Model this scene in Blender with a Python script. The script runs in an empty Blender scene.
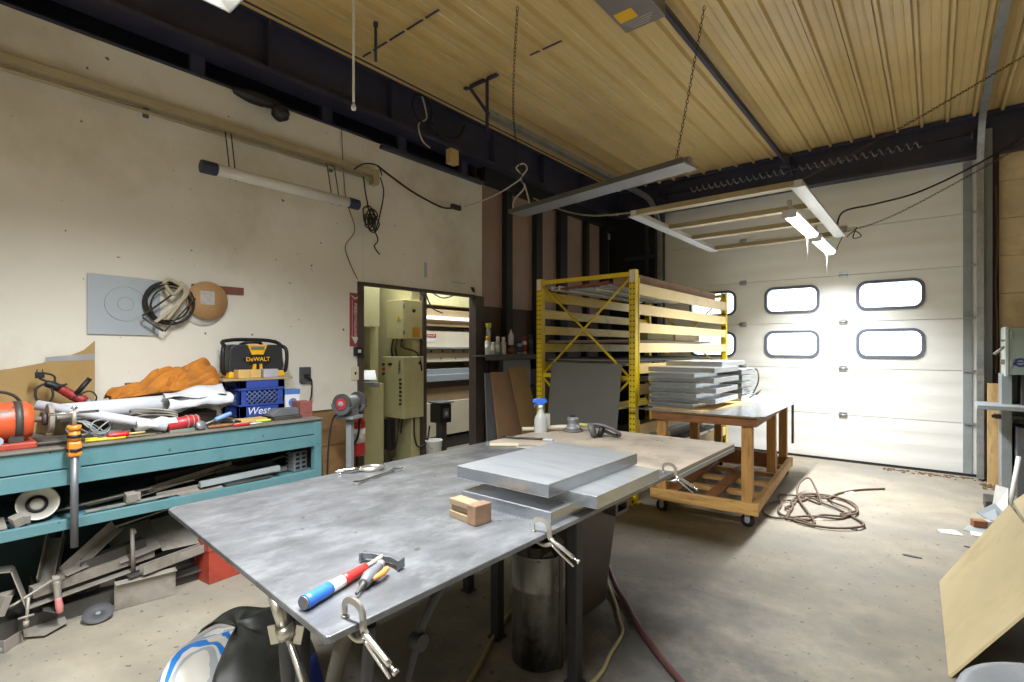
import bpy, math, random
from mathutils import Vector, Matrix, Euler, noise
from mathutils.geometry import tessellate_polygon
random.seed(7)
SC = bpy.context.scene
COL = SC.collection
PI = math.pi

# ------------------------------------------------------------------ helpers
def lin(c):
    if isinstance(c, str):
        c = tuple(int(c[i:i+2], 16) for i in (0, 2, 4))
    out = []
    for v in c:
        v = v/255.0
        out.append(v/12.92 if v <= .04045 else ((v+.055)/1.055)**2.4)
    return out[0], out[1], out[2], 1.0

def mat(name, col, rough=.6, metal=0.0, var=.12, scale=6.0, col2=None, scale2=2.0, thr=(.5, .7), bump=0.0, bscale=40.0,
        emit=None, estr=0.0, alpha=None, stretch=None, speck=None, coat=0.0, spec=None):
    m = bpy.data.materials.new(name); m.use_nodes = True
    nt = m.node_tree; N = nt.nodes; L = nt.links
    b = N['Principled BSDF']
    b.inputs['Roughness'].default_value = rough
    b.inputs['Metallic'].default_value = metal
    if coat: b.inputs['Coat Weight'].default_value = coat
    if spec is not None: b.inputs['Specular IOR Level'].default_value = spec
    c = lin(col)
    tc = N.new('ShaderNodeTexCoord')
    src = tc.outputs['Object']
    if stretch:
        mp = N.new('ShaderNodeMapping'); mp.inputs['Scale'].default_value = stretch
        L.new(src, mp.inputs['Vector']); src = mp.outputs['Vector']
    nz = N.new('ShaderNodeTexNoise'); nz.inputs['Scale'].default_value = scale
    nz.inputs['Detail'].default_value = 5; nz.inputs['Roughness'].default_value = .6
    L.new(src, nz.inputs['Vector'])
    mx = N.new('ShaderNodeMix'); mx.data_type = 'RGBA'
    mx.inputs['A'].default_value = tuple(max(0, v*(1-var)) for v in c[:3])+(1,)
    mx.inputs['B'].default_value = tuple(min(1, v*(1+var)) for v in c[:3])+(1,)
    cr = N.new('ShaderNodeMapRange'); cr.inputs['From Min'].default_value = .3; cr.inputs['From Max'].default_value = .7
    L.new(nz.outputs['Fac'], cr.inputs['Value']); L.new(cr.outputs['Result'], mx.inputs['Factor'])
    out = mx.outputs['Result']
    if col2 is not None:
        n2 = N.new('ShaderNodeTexNoise'); n2.inputs['Scale'].default_value = scale2; n2.inputs['Detail'].default_value = 7
        n2.inputs['Roughness'].default_value = .65
        L.new(src, n2.inputs['Vector'])
        r2 = N.new('ShaderNodeMapRange'); r2.inputs['From Min'].default_value = thr[0]; r2.inputs['From Max'].default_value = thr[1]
        L.new(n2.outputs['Fac'], r2.inputs['Value'])
        m2 = N.new('ShaderNodeMix'); m2.data_type = 'RGBA'
        L.new(out, m2.inputs['A']); m2.inputs['B'].default_value = lin(col2)
        L.new(r2.outputs['Result'], m2.inputs['Factor']); out = m2.outputs['Result']
    if speck is not None:
        n3 = N.new('ShaderNodeTexNoise'); n3.inputs['Scale'].default_value = speck[1]; n3.inputs['Detail'].default_value = 2
        L.new(tc.outputs['Object'], n3.inputs['Vector'])
        r3 = N.new('ShaderNodeMapRange'); r3.inputs['From Min'].default_value = speck[2]; r3.inputs['From Max'].default_value = speck[2]+.03
        L.new(n3.outputs['Fac'], r3.inputs['Value'])
        m3 = N.new('ShaderNodeMix'); m3.data_type = 'RGBA'
        L.new(out, m3.inputs['A']); m3.inputs['B'].default_value = lin(speck[0])
        L.new(r3.outputs['Result'], m3.inputs['Factor']); out = m3.outputs['Result']
    L.new(out, b.inputs['Base Color'])
    if bump:
        nb = N.new('ShaderNodeTexNoise'); nb.inputs['Scale'].default_value = bscale; nb.inputs['Detail'].default_value = 4
        L.new(src, nb.inputs['Vector'])
        bp = N.new('ShaderNodeBump'); bp.inputs['Strength'].default_value = bump; bp.inputs['Distance'].default_value = .01
        L.new(nb.outputs['Fac'], bp.inputs['Height']); L.new(bp.outputs['Normal'], b.inputs['Normal'])
    if emit is not None:
        b.inputs['Emission Color'].default_value = lin(emit); b.inputs['Emission Strength'].default_value = estr
    return m

class MB:
    def __init__(s): s.v = []; s.f = []; s.sm = []
    def add(s, vs, fs, smooth=False, M=None):
        o = len(s.v)
        s.v += [tuple(M @ Vector(p)) if M is not None else tuple(p) for p in vs]
        for f in fs:
            s.f.append(tuple(i+o for i in f)); s.sm.append(smooth)
        return s
    def box(s, x0, y0, z0, x1, y1, z1, M=None):
        x0, x1 = min(x0, x1), max(x0, x1); y0, y1 = min(y0, y1), max(y0, y1); z0, z1 = min(z0, z1), max(z0, z1)
        v = [(x0,y0,z0),(x1,y0,z0),(x1,y1,z0),(x0,y1,z0),(x0,y0,z1),(x1,y0,z1),(x1,y1,z1),(x0,y1,z1)]
        f = [(3,2,1,0),(4,5,6,7),(0,1,5,4),(1,2,6,5),(2,3,7,6),(3,0,4,7)]
        return s.add(v, f, False, M)
    def cbox(s, c, d, rot=(0,0,0)):
        M = Matrix.Translation(c) @ Euler(rot).to_matrix().to_4x4()
        return s.box(-d[0]/2,-d[1]/2,-d[2]/2,d[0]/2,d[1]/2,d[2]/2, M)
    def cyl(s, p0, p1, r0, r1=None, n=16, smooth=True):
        r1 = r0 if r1 is None else r1
        p0 = Vector(p0); p1 = Vector(p1); d = (p1-p0).normalized()
        a = d.orthogonal().normalized(); b = d.cross(a)
        vs = []
        for p, r in ((p0, r0), (p1, r1)):
            for i in range(n):
                t = 2*PI*i/n; vs.append(p+a*(r*math.cos(t))+b*(r*math.sin(t)))
        o = len(s.v)
        s.add(vs, [(i, (i+1) % n, n+(i+1) % n, n+i) for i in range(n)], smooth)
        s.f.append(tuple(o+i for i in reversed(range(n)))); s.sm.append(False)
        s.f.append(tuple(o+n+i for i in range(n))); s.sm.append(False)
        return s
    def tube(s, pts, r, n=8, closed=False, res=0):
        pts = [Vector(p) for p in pts]
        if res:
            n0 = len(pts); pts = smooth_path(pts, res, closed)
            if isinstance(r, (list, tuple)):
                m0 = len(pts); rr_ = []
                for i in range(m0):
                    q = i*(n0-1)/(m0-1); k = min(int(q), n0-2); rr_.append(r[k]+(r[k+1]-r[k])*(q-k))
                r = rr_
        m = len(pts); vs = []; up = None
        for i, p in enumerate(pts):
            if closed: d = pts[(i+1) % m]-pts[i-1]
            else: d = pts[min(i+1, m-1)]-pts[max(i-1, 0)]
            d = d.normalized() if d.length > 1e-9 else Vector((0,0,1))
            if up is None: up = d.orthogonal().normalized()
            else:
                up = up-d*up.dot(d)
                up = up.normalized() if up.length > 1e-6 else d.orthogonal().normalized()
            b = d.cross(up)
            rr = r[i] if isinstance(r, (list, tuple)) else r
            for k in range(n):
                t = 2*PI*k/n; vs.append(p+up*(rr*math.cos(t))+b*(rr*math.sin(t)))
        fs = []
        for i in range(m if closed else m-1):
            j = (i+1) % m
            for k in range(n):
                l = (k+1) % n; fs.append((i*n+k, i*n+l, j*n+l, j*n+k))
        o = len(s.v)
        s.add(vs, fs, True)
        if not closed:
            s.f.append(tuple(o+k for k in reversed(range(n)))); s.sm.append(False)
            s.f.append(tuple(o+(m-1)*n+k for k in range(n))); s.sm.append(False)
        return s
    def lathe(s, prof, n=28, M=None, smooth=True, ring=False):
        if ring: prof = list(prof)+[prof[0]]
        vs = []
        for r, z in prof:
            for k in range(n):
                t = 2*PI*k/n; vs.append((r*math.cos(t), r*math.sin(t), z))
        fs = []
        for i in range(len(prof)-1):
            for k in range(n):
                l = (k+1) % n; fs.append((i*n+k, i*n+l, (i+1)*n+l, (i+1)*n+k))
        o = len(s.v)
        s.add(vs, fs, smooth, M)
        if ring: return s
        if prof[0][0] > 1e-5: s.f.append(tuple(o+k for k in reversed(range(n)))); s.sm.append(False)
        if prof[-1][0] > 1e-5: s.f.append(tuple(o+(len(prof)-1)*n+k for k in range(n))); s.sm.append(False)
        return s
    def prism(s, poly, z0, z1, M=None, smooth=False):
        n = len(poly)
        vs = [(x, y, z0) for x, y in poly]+[(x, y, z1) for x, y in poly]
        fs = [(i, (i+1) % n, n+(i+1) % n, n+i) for i in range(n)]
        if n > 4:
            tris = tessellate_polygon([[Vector((x, y, 0)) for x, y in poly]])
            for t in tris:
                a, b, c = t
                cr = (poly[b][0]-poly[a][0])*(poly[c][1]-poly[a][1])-(poly[b][1]-poly[a][1])*(poly[c][0]-poly[a][0])
                if cr < 0: a, b, c = c, b, a
                fs.append((n+a, n+b, n+c)); fs.append((c, b, a))
        else:
            fs.append(tuple(reversed(range(n)))); fs.append(tuple(range(n, 2*n)))
        return s.add(vs, fs, smooth, M)
    def strip(s, path, wd, z0, z1, M=None):
        P = [Vector((x, y)) for x, y in path]; n = len(P); L_ = []; R_ = []
        for i, p in enumerate(P):
            d = (P[min(i+1, n-1)]-P[max(i-1, 0)]).normalized(); q = Vector((-d.y, d.x))*((wd[i] if isinstance(wd, (list, tuple)) else wd)/2)
            L_.append(p+q); R_.append(p-q)
        poly = [tuple(p) for p in R_]+[tuple(p) for p in reversed(L_)]
        return s.prism(poly, z0, z1, M)
    def quad(s, p, th):
        p = [Vector(q) for q in p]
        nrm = (p[1]-p[0]).cross(p[2]-p[0]).normalized()*th
        vs = p+[q-nrm for q in p]
        n = len(p)
        fs = [tuple(range(n)), tuple(reversed(range(n, 2*n)))]+[(i, n+i, n+(i+1) % n, (i+1) % n) for i in range(n)]
        return s.add(vs, fs)
    def holes(s, outer, hs, d, M=None):
        loops = [outer]+hs
        flat = [p for l in loops for p in l]; n = len(flat)
        tris = tessellate_polygon([[Vector((x, y, 0)) for x, y in l] for l in loops])
        vs = [(x, y, 0) for x, y in flat]+[(x, y, d) for x, y in flat]
        fs = []
        for a, b, c in tris:
            A, B, Cc = flat[a], flat[b], flat[c]
            cr = (B[0]-A[0])*(Cc[1]-A[1])-(B[1]-A[1])*(Cc[0]-A[0])
            if cr < 0: a, b, c = c, b, a
            fs.append((c, b, a)); fs.append((n+a, n+b, n+c))
        o = 0
        for l in loops:
            m = len(l)
            for i in range(m): fs.append((o+i, o+(i+1) % m, n+o+(i+1) % m, n+o+i))
            o += m
        return s.add(vs, fs, False, M)
    def grid(s, fn, nu, nv, M=None, closed_u=False):
        vs = [fn(i/(nu if closed_u else nu-1), j/(nv-1)) for j in range(nv) for i in range(nu)]
        fs = []
        for j in range(nv-1):
            for i in range(nu if closed_u else nu-1):
                k = (i+1) % nu
                fs.append((j*nu+i, j*nu+k, (j+1)*nu+k, (j+1)*nu+i))
        return s.add(vs, fs, True, M)
    def build(s, name, m, parent=None, bev=0.0, label=None, cat=None, group=None, kind=None, solid=0.0, sub=0, loc=None, rz=0.0):
        me = bpy.data.meshes.new(name)
        V = s.v
        off = Vector((0, 0, 0))
        if parent is None and loc is None:
            xs = [p[0] for p in V]; ys = [p[1] for p in V]; zs = [p[2] for p in V]
            off = Vector(((min(xs)+max(xs))/2, (min(ys)+max(ys))/2, min(zs)))
            V = [(p[0]-off.x, p[1]-off.y, p[2]-off.z) for p in V]
        me.from_pydata(V, [], s.f)
        me.polygons.foreach_set('use_smooth', s.sm)
        import bmesh
        bm = bmesh.new(); bm.from_mesh(me); bmesh.ops.recalc_face_normals(bm, faces=bm.faces); bm.to_mesh(me); bm.free()
        me.update()
        o = bpy.data.objects.new(name, me); COL.objects.link(o)
        if loc is not None: o.location = loc; o.rotation_euler = (0, 0, rz)
        else: o.location = off
        o.data.materials.append(m)
        if parent is not None: o.parent = parent
        if solid:
            md = o.modifiers.new('solid', 'SOLIDIFY'); md.thickness = solid; md.offset = 0
        if bev:
            md = o.modifiers.new('bev', 'BEVEL'); md.width = bev; md.segments = 2; md.limit_method = 'ANGLE'; md.angle_limit = math.radians(40)
        if sub:
            md = o.modifiers.new('sub', 'SUBSURF'); md.levels = sub; md.render_levels = sub
        tag(o, label, cat, group, kind)
        return o

def smooth_path(pts, res, closed=False):
    out = []; n = len(pts)
    for i in range(n if closed else n-1):
        if closed: p0, p1, p2, p3 = pts[i-1], pts[i], pts[(i+1) % n], pts[(i+2) % n]
        else: p0, p1, p2, p3 = pts[max(i-1, 0)], pts[i], pts[i+1], pts[min(i+2, n-1)]
        for k in range(res):
            t = k/res; t2 = t*t; t3 = t2*t
            out.append(.5*((2*p1)+(-p0+p2)*t+(2*p0-5*p1+4*p2-p3)*t2+(-p0+3*p1-3*p2+p3)*t3))
    if not closed: out.append(pts[-1])
    return out

def tag(o, label=None, cat=None, group=None, kind=None):
    if label: o['label'] = label
    if cat: o['category'] = cat
    if group: o['group'] = group
    if kind: o['kind'] = kind

def thing(name, label, cat, loc=(0, 0, 0), rz=0.0, group=None, rot=None, kind=None):
    o = bpy.data.objects.new(name, None); COL.objects.link(o)
    o.empty_display_size = .05
    o.location = loc; o.rotation_euler = rot if rot else (0, 0, rz)
    tag(o, label, cat, group, kind)
    return o

def kids(o): return [c for c in bpy.data.objects if c.parent == o]

def dup(root, loc, rz=0.0, label=None, group=None, rot=None):
    r = root.copy(); COL.objects.link(r); r.location = loc; r.rotation_euler = rot if rot else (0, 0, rz)
    if label: r['label'] = label
    if group: r['group'] = group
    for ch in kids(root):
        c = ch.copy(); COL.objects.link(c); c.parent = r
        for g in kids(ch):
            d = g.copy(); COL.objects.link(d); d.parent = c
    return r

def text(name, body, size, m, parent, loc, rot, ext=.001, shear=0.0, sx=1.0):
    cu = bpy.data.curves.new(name, 'FONT'); cu.body = body; cu.size = size; cu.extrude = ext
    cu.align_x = 'CENTER'; cu.align_y = 'CENTER'; cu.shear = shear
    tmp = bpy.data.objects.new(name+'_tmp', cu); COL.objects.link(tmp)
    dg = bpy.context.evaluated_depsgraph_get(); dg.update()
    me = bpy.data.meshes.new_from_object(tmp.evaluated_get(dg))
    bpy.data.objects.remove(tmp)
    o = bpy.data.objects.new(name, me); COL.objects.link(o)
    me.materials.clear(); me.materials.append(m)
    o.location = loc; o.rotation_euler = rot; o.scale = (sx, 1, 1)
    if parent is not None: o.parent = parent
    return o

def rrect(x0, y0, x1, y1, r, n=6):
    out = []
    for cx, cy, a in ((x1-r, y0+r, -90), (x1-r, y1-r, 0), (x0+r, y1-r, 90), (x0+r, y0+r, 180)):
        for k in range(n+1):
            t = math.radians(a+90*k/n); out.append((cx+r*math.cos(t), cy+r*math.sin(t)))
    return out

def TR(loc, rot=(0, 0, 0)): return Matrix.Translation(loc) @ Euler(rot).to_matrix().to_4x4()
FACE_X = Matrix(((0,0,1,0),(1,0,0,0),(0,1,0,0),(0,0,0,1)))      # local x->Y, y->Z, z->X
FACE_MY = Matrix(((1,0,0,0),(0,0,-1,0),(0,1,0,0),(0,0,0,1)))    # local x->X, y->Z, z->-Y
ROT_X = (PI/2, 0, PI/2)    # text facing +X
ROT_MY = (PI/2, 0, 0)      # text facing -Y

# ------------------------------------------------------------------ materials
CONC = mat('concrete', '8d8473', .7, var=.18, scale=3.5, col2='7b766e', scale2=.9, thr=(.42, .66), bump=.25, bscale=30, speck=('5f574c', 26, .67))
CONC_DK = mat('sooty_concrete', '6d6a66', .8, var=.2, scale=3)
WALLP = mat('painted_board', 'e1dccf', .65, var=.05, scale=1.1, col2='bfb59c', scale2=.9, thr=(.5, .8), bump=.06, bscale=14, speck=('6a5f4e', 16, .735))
WOODLOW = mat('old_plywood', '8a6a44', .7, var=.2, scale=2, col2='5f4630', scale2=2.5, thr=(.5, .75), stretch=(1, 1, 4))
BLOCKW = mat('block_wall', 'dcc9a2', .85, var=.12, scale=2.2, col2='b89f74', scale2=1.5, thr=(.5, .7), bump=.5, bscale=12)
TANWALL = mat('tan_plaster', 'c4bba4', .8, var=.08, scale=2)
CEILM = mat('tan_roof_metal', 'd0b67e', .34, var=.04, scale=1.2, metal=.0, col2='bfa36a', scale2=.7, thr=(.45, .75))
DARKST = mat('hazed_dark_steel', '35364a', .5, var=.3, scale=3, col2='403e48', scale2=2)  # steel colour lifted towards blue to stand in for lamp haze
BLKST = mat('black_steel', '29292b', .5, var=.25, scale=4)
DARKPT = mat('dark_paint', '1b1a1d', .6, var=.25, scale=3)
BROWNP = mat('brown_panel', '9b8172', .4, var=.12, scale=1.3, col2='846d60', scale2=.8)
BROWND = mat('dark_brown_panel', '51433a', .6, var=.2, scale=1.5)
POSTB = mat('door_post', '4a3f38', .6, var=.2, scale=4)
GALV = mat('galvanized', 'a9adb0', .38, metal=.75, var=.12, scale=9, col2='8b8f92', scale2=5)
GREYST = mat('grey_painted_steel', '8f9596', .5, var=.1, scale=5)
FRAMEG = mat('window_rubber', '5d6474', .5, var=.06, scale=5)
YEL = mat('yellow_paint', 'dcbf1e', .42, var=.1, scale=4, col2='b59a18', scale2=5, thr=(.55, .75))
YEL_LIT = mat('lit_yellow_paint', 'e3c684', .42, var=.1, scale=3, col2='d6b870', scale2=3, thr=(.5, .75))  # same yellow as the rack, bright lamp light put into the colour
TEAL = mat('teal_paint', '567d82', .5, var=.12, scale=3, col2='416b70', scale2=3, thr=(.5, .75), speck=('3a4a48', 30, .72))
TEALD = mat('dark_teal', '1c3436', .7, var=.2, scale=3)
BENCHT = mat('bench_top', '6b655b', .7, var=.2, scale=5, col2='5d574e', scale2=6)
SHEET = mat('steel_sheet', '747577', .38, metal=.62, var=.30, scale=9, col2='989a9c', scale2=12, thr=(.50, .80), stretch=(1, .55, 1), bump=.12, bscale=50, speck=('5c5a58', 14, .72))
PLYT = mat('dusty_plywood', 'a5998a', .6, var=.16, scale=3.5, col2='857b6c', scale2=4, thr=(.46, .70), speck=('5a4a3a', 15, .72))
ALU = mat('aluminium', 'd3d6da', .30, metal=.8, var=.06, scale=4, col2='bfc3c7', scale2=2.5, stretch=(1, 6, 1))
ALUE = mat('dark_reflecting_edge', 'a8acb0', .26, metal=.95, var=.1, scale=8)  # panel edges, coloured darker for the dark surroundings they would reflect
STEEL = mat('scrap_steel', '979086', .55, metal=.3, var=.16, scale=5, col2='746d62', scale2=4)
STEELD = mat('dark_scrap', '4d4a46', .55, metal=.4, var=.25, scale=5)
CHROME = mat('chrome', 'd6d6d6', .2, metal=1, var=.05)
NICKEL = mat('nickel', 'b5b1a8', .3, metal=.9, var=.1, scale=12)
BLACK = mat('black_plastic', '17171a', .5, var=.2, scale=8)
RUB = mat('black_rubber', '1d1c1b', .7, var=.2, scale=8)
BINM = mat('bin_plastic', '4b443c', .45, var=.15, scale=4)
BARREL = mat('oily_steel', '7b7974', .35, metal=.6, var=.3, scale=4, col2='2d2b28', scale2=3, thr=(.48, .62), stretch=(1, 1, .5))
WOOD = mat('lumber', 'b88a4e', .6, var=.15, scale=3, col2='9a6c38', scale2=4, thr=(.5, .7), stretch=(6, 6, 1))
WOODX = mat('lumber_long', 'c49a5a', .6, var=.15, scale=3, col2='96683a', scale2=4, thr=(.5, .7), stretch=(1.2, 5, 6))
WOODR = mat('red_lumber', '8a5a34', .6, var=.2, scale=3, col2='6a4126', scale2=4, thr=(.5, .7), stretch=(1.5, 5, 5))
WOODP = mat('pale_pine', 'd0ae78', .65, var=.12, scale=3, stretch=(5, 5, 1), col2='b08c58', scale2=5)
PLY = mat('yellow_ply', 'c9a463', .6, var=.1, scale=3)
CARD = mat('cardboard', 'ad9062', .8, var=.06, scale=3, col2='a4854f', scale2=2)
CARDR = mat('tan_board', 'bcab84', .75, var=.08, scale=2.5, col2='aa9870', scale2=1.6, speck=('7a6a4c', 9, .74))
CARDB = mat('brown_cardboard', '94755a', .75, var=.1, scale=3, col2='806349', scale2=2)
ORANGE = mat('orange_canvas', 'b5701f', .85, var=.18, scale=7, col2='8c5a26', scale2=5, bump=.3, bscale=60)
MOTOR = mat('orange_enamel', 'c4532c', .4, var=.2, scale=9, col2='5c4840', scale2=14, thr=(.55, .62))
RED = mat('red_paint', 'b3211c', .4, var=.1, scale=6)
REDD = mat('worn_red', 'a5402f', .55, var=.2, scale=5, col2='7a3026', scale2=5)
PINK = mat('pink_rubber', 'c07a78', .6)
BLUE = mat('crate_blue', '2f4796', .45, var=.08, scale=5)
BLUET = mat('tool_blue', '2c62c4', .4, var=.08)
WHITE = mat('white_plastic', 'dcdcda', .45, var=.04, scale=5)
PAPER = mat('white_paper', 'c6c8cc', .7, var=.04, scale=4)
CLOTHK = mat('dark_cloth', '3a3b38', .45, var=.3, scale=7, col2='55574e', scale2=5)
DOORW = mat('door_white', 'e4e4e0', .5, var=.03, scale=2, col2='d8d5c8', scale2=1.0, thr=(.5, .8), stretch=(.5, 1, 3))
CREAMM = mat('machine_cream', 'c3bd8d', .5, var=.08, scale=3, col2='a8a070', scale2=3, thr=(.5, .8))
CREAMW = mat('machine_white', 'd8cfb6', .5, var=.05, scale=3)
TANM = mat('machine_tan', 'a08a68', .55, var=.1, scale=3)
YLAB = mat('label_yellow', 'e2b21a', .5, var=.03)
GLOW = mat('lamp_tube', 'ffffff', .5, emit='fbfdff', estr=5)
GLOW2 = mat('led_strip', 'ffffff', .5, emit='fdfffa', estr=6)
FIXG = mat('fixture_grey', '8f9194', .5, var=.05)
FIXC = mat('fixture_cream', 'a89c7c', .5, var=.08)
FIXW = mat('fixture_white', 'c6c6c2', .4, var=.04)
NAVY = mat('navy_cap', '283048', .5)
TUBEW = mat('frosted_tube', 'd7d3cf', .45, var=.03)
CORDB = mat('dark_cord', '2b2622', .7)
CORDW = mat('white_cord', 'c2b9a6', .7)
CORDBR = mat('brown_cord', '5d4a3c', .65, var=.15)
HOSER = mat('red_brown_hose', '553634', .5, var=.15)
HOSEY = mat('olive_hose', '968c62', .55)
CORK = mat('wood_disc', 'b08a5c', .7, var=.12, scale=5)
ZINC = mat('pale_zinc', 'aab2b8', .45, metal=.25, var=.05, scale=3)
CONCST = mat('bright_floor', 'c4b79e', .75, var=.1, scale=2)
SMOKE = mat('grey_hood', '7d7f81', .45, metal=.3)
GREYD = mat('grey_plastic', '5d5f63', .5)
ELEC = mat('panel_grey_green', '93a39d', .45, var=.06, scale=3)
CLEARP = mat('dusty_clear', 'a9aba6', .35, var=.05)
SHEETG = mat('grey_sheet', '6f6f69', .5, metal=.2, var=.06, scale=2)
LAVA = mat('label_white', 'd8d8d2', .6)

def glass(name, trans, tint):
    m = bpy.data.materials.new(name); m.use_nodes = True
    nt = m.node_tree; N = nt.nodes; L = nt.links
    for n in list(N): N.remove(n)
    o = N.new('ShaderNodeOutputMaterial'); t = N.new('ShaderNodeBsdfTransparent'); g = N.new('ShaderNodeBsdfGlossy')
    g.inputs['Roughness'].default_value = .05; t.inputs['Color'].default_value = lin(tint)
    mx = N.new('ShaderNodeMixShader'); mx.inputs['Fac'].default_value = 1-trans
    L.new(t.outputs[0], mx.inputs[1]); L.new(g.outputs[0], mx.inputs[2]); L.new(mx.outputs[0], o.inputs[0])
    return m
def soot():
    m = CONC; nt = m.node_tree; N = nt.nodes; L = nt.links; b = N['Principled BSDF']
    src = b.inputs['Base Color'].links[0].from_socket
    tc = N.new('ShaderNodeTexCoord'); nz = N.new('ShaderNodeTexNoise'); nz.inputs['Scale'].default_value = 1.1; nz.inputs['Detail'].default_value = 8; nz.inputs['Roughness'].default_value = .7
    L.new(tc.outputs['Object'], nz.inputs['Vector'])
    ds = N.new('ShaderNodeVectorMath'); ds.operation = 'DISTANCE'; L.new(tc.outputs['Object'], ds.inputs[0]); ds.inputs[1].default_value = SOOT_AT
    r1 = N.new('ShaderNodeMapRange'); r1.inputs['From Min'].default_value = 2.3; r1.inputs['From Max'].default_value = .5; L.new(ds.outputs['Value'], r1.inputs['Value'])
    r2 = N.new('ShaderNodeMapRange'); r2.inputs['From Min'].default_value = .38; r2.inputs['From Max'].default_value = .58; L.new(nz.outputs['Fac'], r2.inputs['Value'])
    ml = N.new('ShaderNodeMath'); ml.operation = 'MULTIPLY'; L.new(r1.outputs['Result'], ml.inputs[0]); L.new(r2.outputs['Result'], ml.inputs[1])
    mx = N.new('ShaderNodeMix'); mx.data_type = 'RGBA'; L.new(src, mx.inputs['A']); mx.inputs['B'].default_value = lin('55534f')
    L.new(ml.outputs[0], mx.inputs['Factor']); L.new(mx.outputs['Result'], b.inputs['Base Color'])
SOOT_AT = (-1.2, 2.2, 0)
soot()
PANE = glass('door_pane', .94, 'fbfdff')

def holes_mat():
    m = YEL.copy(); m.name = 'yellow_slotted_paint'
    nt = m.node_tree; N = nt.nodes; L = nt.links
    b = N['Principled BSDF']; src = b.inputs['Base Color'].links[0].from_socket
    tc = N.new('ShaderNodeTexCoord'); sp = N.new('ShaderNodeSeparateXYZ'); L.new(tc.outputs['Object'], sp.inputs[0])
    def mth(op, a, bb=None):
        n = N.new('ShaderNodeMath'); n.operation = op
        for i, q in enumerate((a, bb)):
            if q is None: continue
            if isinstance(q, (int, float)): n.inputs[i].default_value = q
            else: L.new(q, n.inputs[i])
        return n.outputs[0]
    fz = mth('SUBTRACT', mth('FLOORED_MODULO', sp.outputs['Z'], .052), .026)
    fx = mth('SUBTRACT', mth('ABSOLUTE', sp.outputs['X']), .016)
    d = mth('SQRT', mth('ADD', mth('MULTIPLY', fz, fz), mth('MULTIPLY', fx, fx)))
    hit = mth('LESS_THAN', d, .0078)
    mx = N.new('ShaderNodeMix'); mx.data_type = 'RGBA'
    L.new(src, mx.inputs['A']); mx.inputs['B'].default_value = lin('2a2410'); L.new(hit, mx.inputs['Factor'])
    L.new(mx.outputs['Result'], b.inputs['Base Color'])
    return m
YELH = holes_mat()

def ridge_mat():
    m = DOORW; nt = m.node_tree; N = nt.nodes; L = nt.links
    b = N['Principled BSDF']; tc = N.new('ShaderNodeTexCoord')
    w = N.new('ShaderNodeTexWave'); w.bands_direction = 'Z'; w.inputs['Scale'].default_value = 1.55; w.inputs['Distortion'].default_value = .3
    L.new(tc.outputs['Object'], w.inputs['Vector'])
    bp = N.new('ShaderNodeBump'); bp.inputs['Strength'].default_value = .16; bp.inputs['Distance'].default_value = .02
    L.new(w.outputs['Fac'], bp.inputs['Height']); L.new(bp.outputs['Normal'], b.inputs['Normal'])
ridge_mat()

# ------------------------------------------------------------------ camera, world
cam = bpy.data.cameras.new('camera'); co = bpy.data.objects.new('camera', cam); COL.objects.link(co)
cam.sensor_width = 36; cam.lens = 18.0; cam.shift_y = 7.5/1024
co.location = (0, 0, 1.48); co.rotation_euler = (PI/2, 0, math.atan2(422, 512))
cam.clip_start = .05; cam.clip_end = 200
SC.camera = co
w = bpy.data.worlds.new('sky'); SC.world = w; w.use_nodes = True
w.node_tree.nodes['Background'].inputs['Color'].default_value = (.93, .96, 1, 1)
w.node_tree.nodes['Background'].inputs['Strength'].default_value = 4.0
SC.view_settings.view_transform = 'Standard'; SC.view_settings.look = 'None'
SC.view_settings.exposure = 0.55; SC.view_settings.gamma = 1.0
SC.view_settings.use_curve_mapping = False

def area(name, parent, loc, sx, sy, power, col=(.93, .97, 1), rot=(0, 0, 0), spread=140):
    l = bpy.data.lights.new(name, 'AREA'); l.shape = 'RECTANGLE'; l.size = sx; l.size_y = sy; l.energy = power; l.color = col; l.spread = math.radians(spread)
    o = bpy.data.objects.new(name, l); COL.objects.link(o); o.location = loc; o.rotation_euler = rot; o.parent = parent
    return o

# ------------------------------------------------------------------ the setting
def struct(mb, name, m, parent=None, bev=0.0, kind='structure'):
    o = mb.build(name, m, parent, bev, loc=(0, 0, 0) if parent is None else None)
    if parent is None: o['kind'] = kind
    return o

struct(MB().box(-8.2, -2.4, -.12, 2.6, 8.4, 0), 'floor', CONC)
# ribbed roof metal seen from below
prof = []
x = -4.06; pitch = .231
while x < 2.5:
    prof += [(x-.009, 0), (x-.008, .026), (x-.001, .026), (x, 0), (x+.010, -.042), (x+.032, -.042), (x+.044, 0), (x+.098, 0), (x+.105, -.005), (x+.113, -.005), (x+.120, 0),
             (x+.162, 0), (x+.169, -.005), (x+.177, -.005), (x+.182, 0)]
    x += pitch
prof.append((2.5, 0))
mb = MB(); n = len(prof)
vs = [(px, -2.3, 4.13+pz) for px, pz in prof]+[(px, 7.9, 4.13+pz) for px, pz in prof]
mb.add(vs, [(i, i+1, n+i+1, n+i) for i in range(n-1)])
mb.box(-4.8, -2.3, 4.16, 2.6, 8.3, 4.24)
ceil = struct(mb, 'ceiling', CEILM)
mb = MB()
mb.box(-3.95, 2.685, 4.092, -2.95, 2.70, 4.10)
mb.box(-2.78, 3.62, 4.092, -2.42, 3.635, 4.10)
struct(mb, 'trim_1', DARKST)

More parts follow.
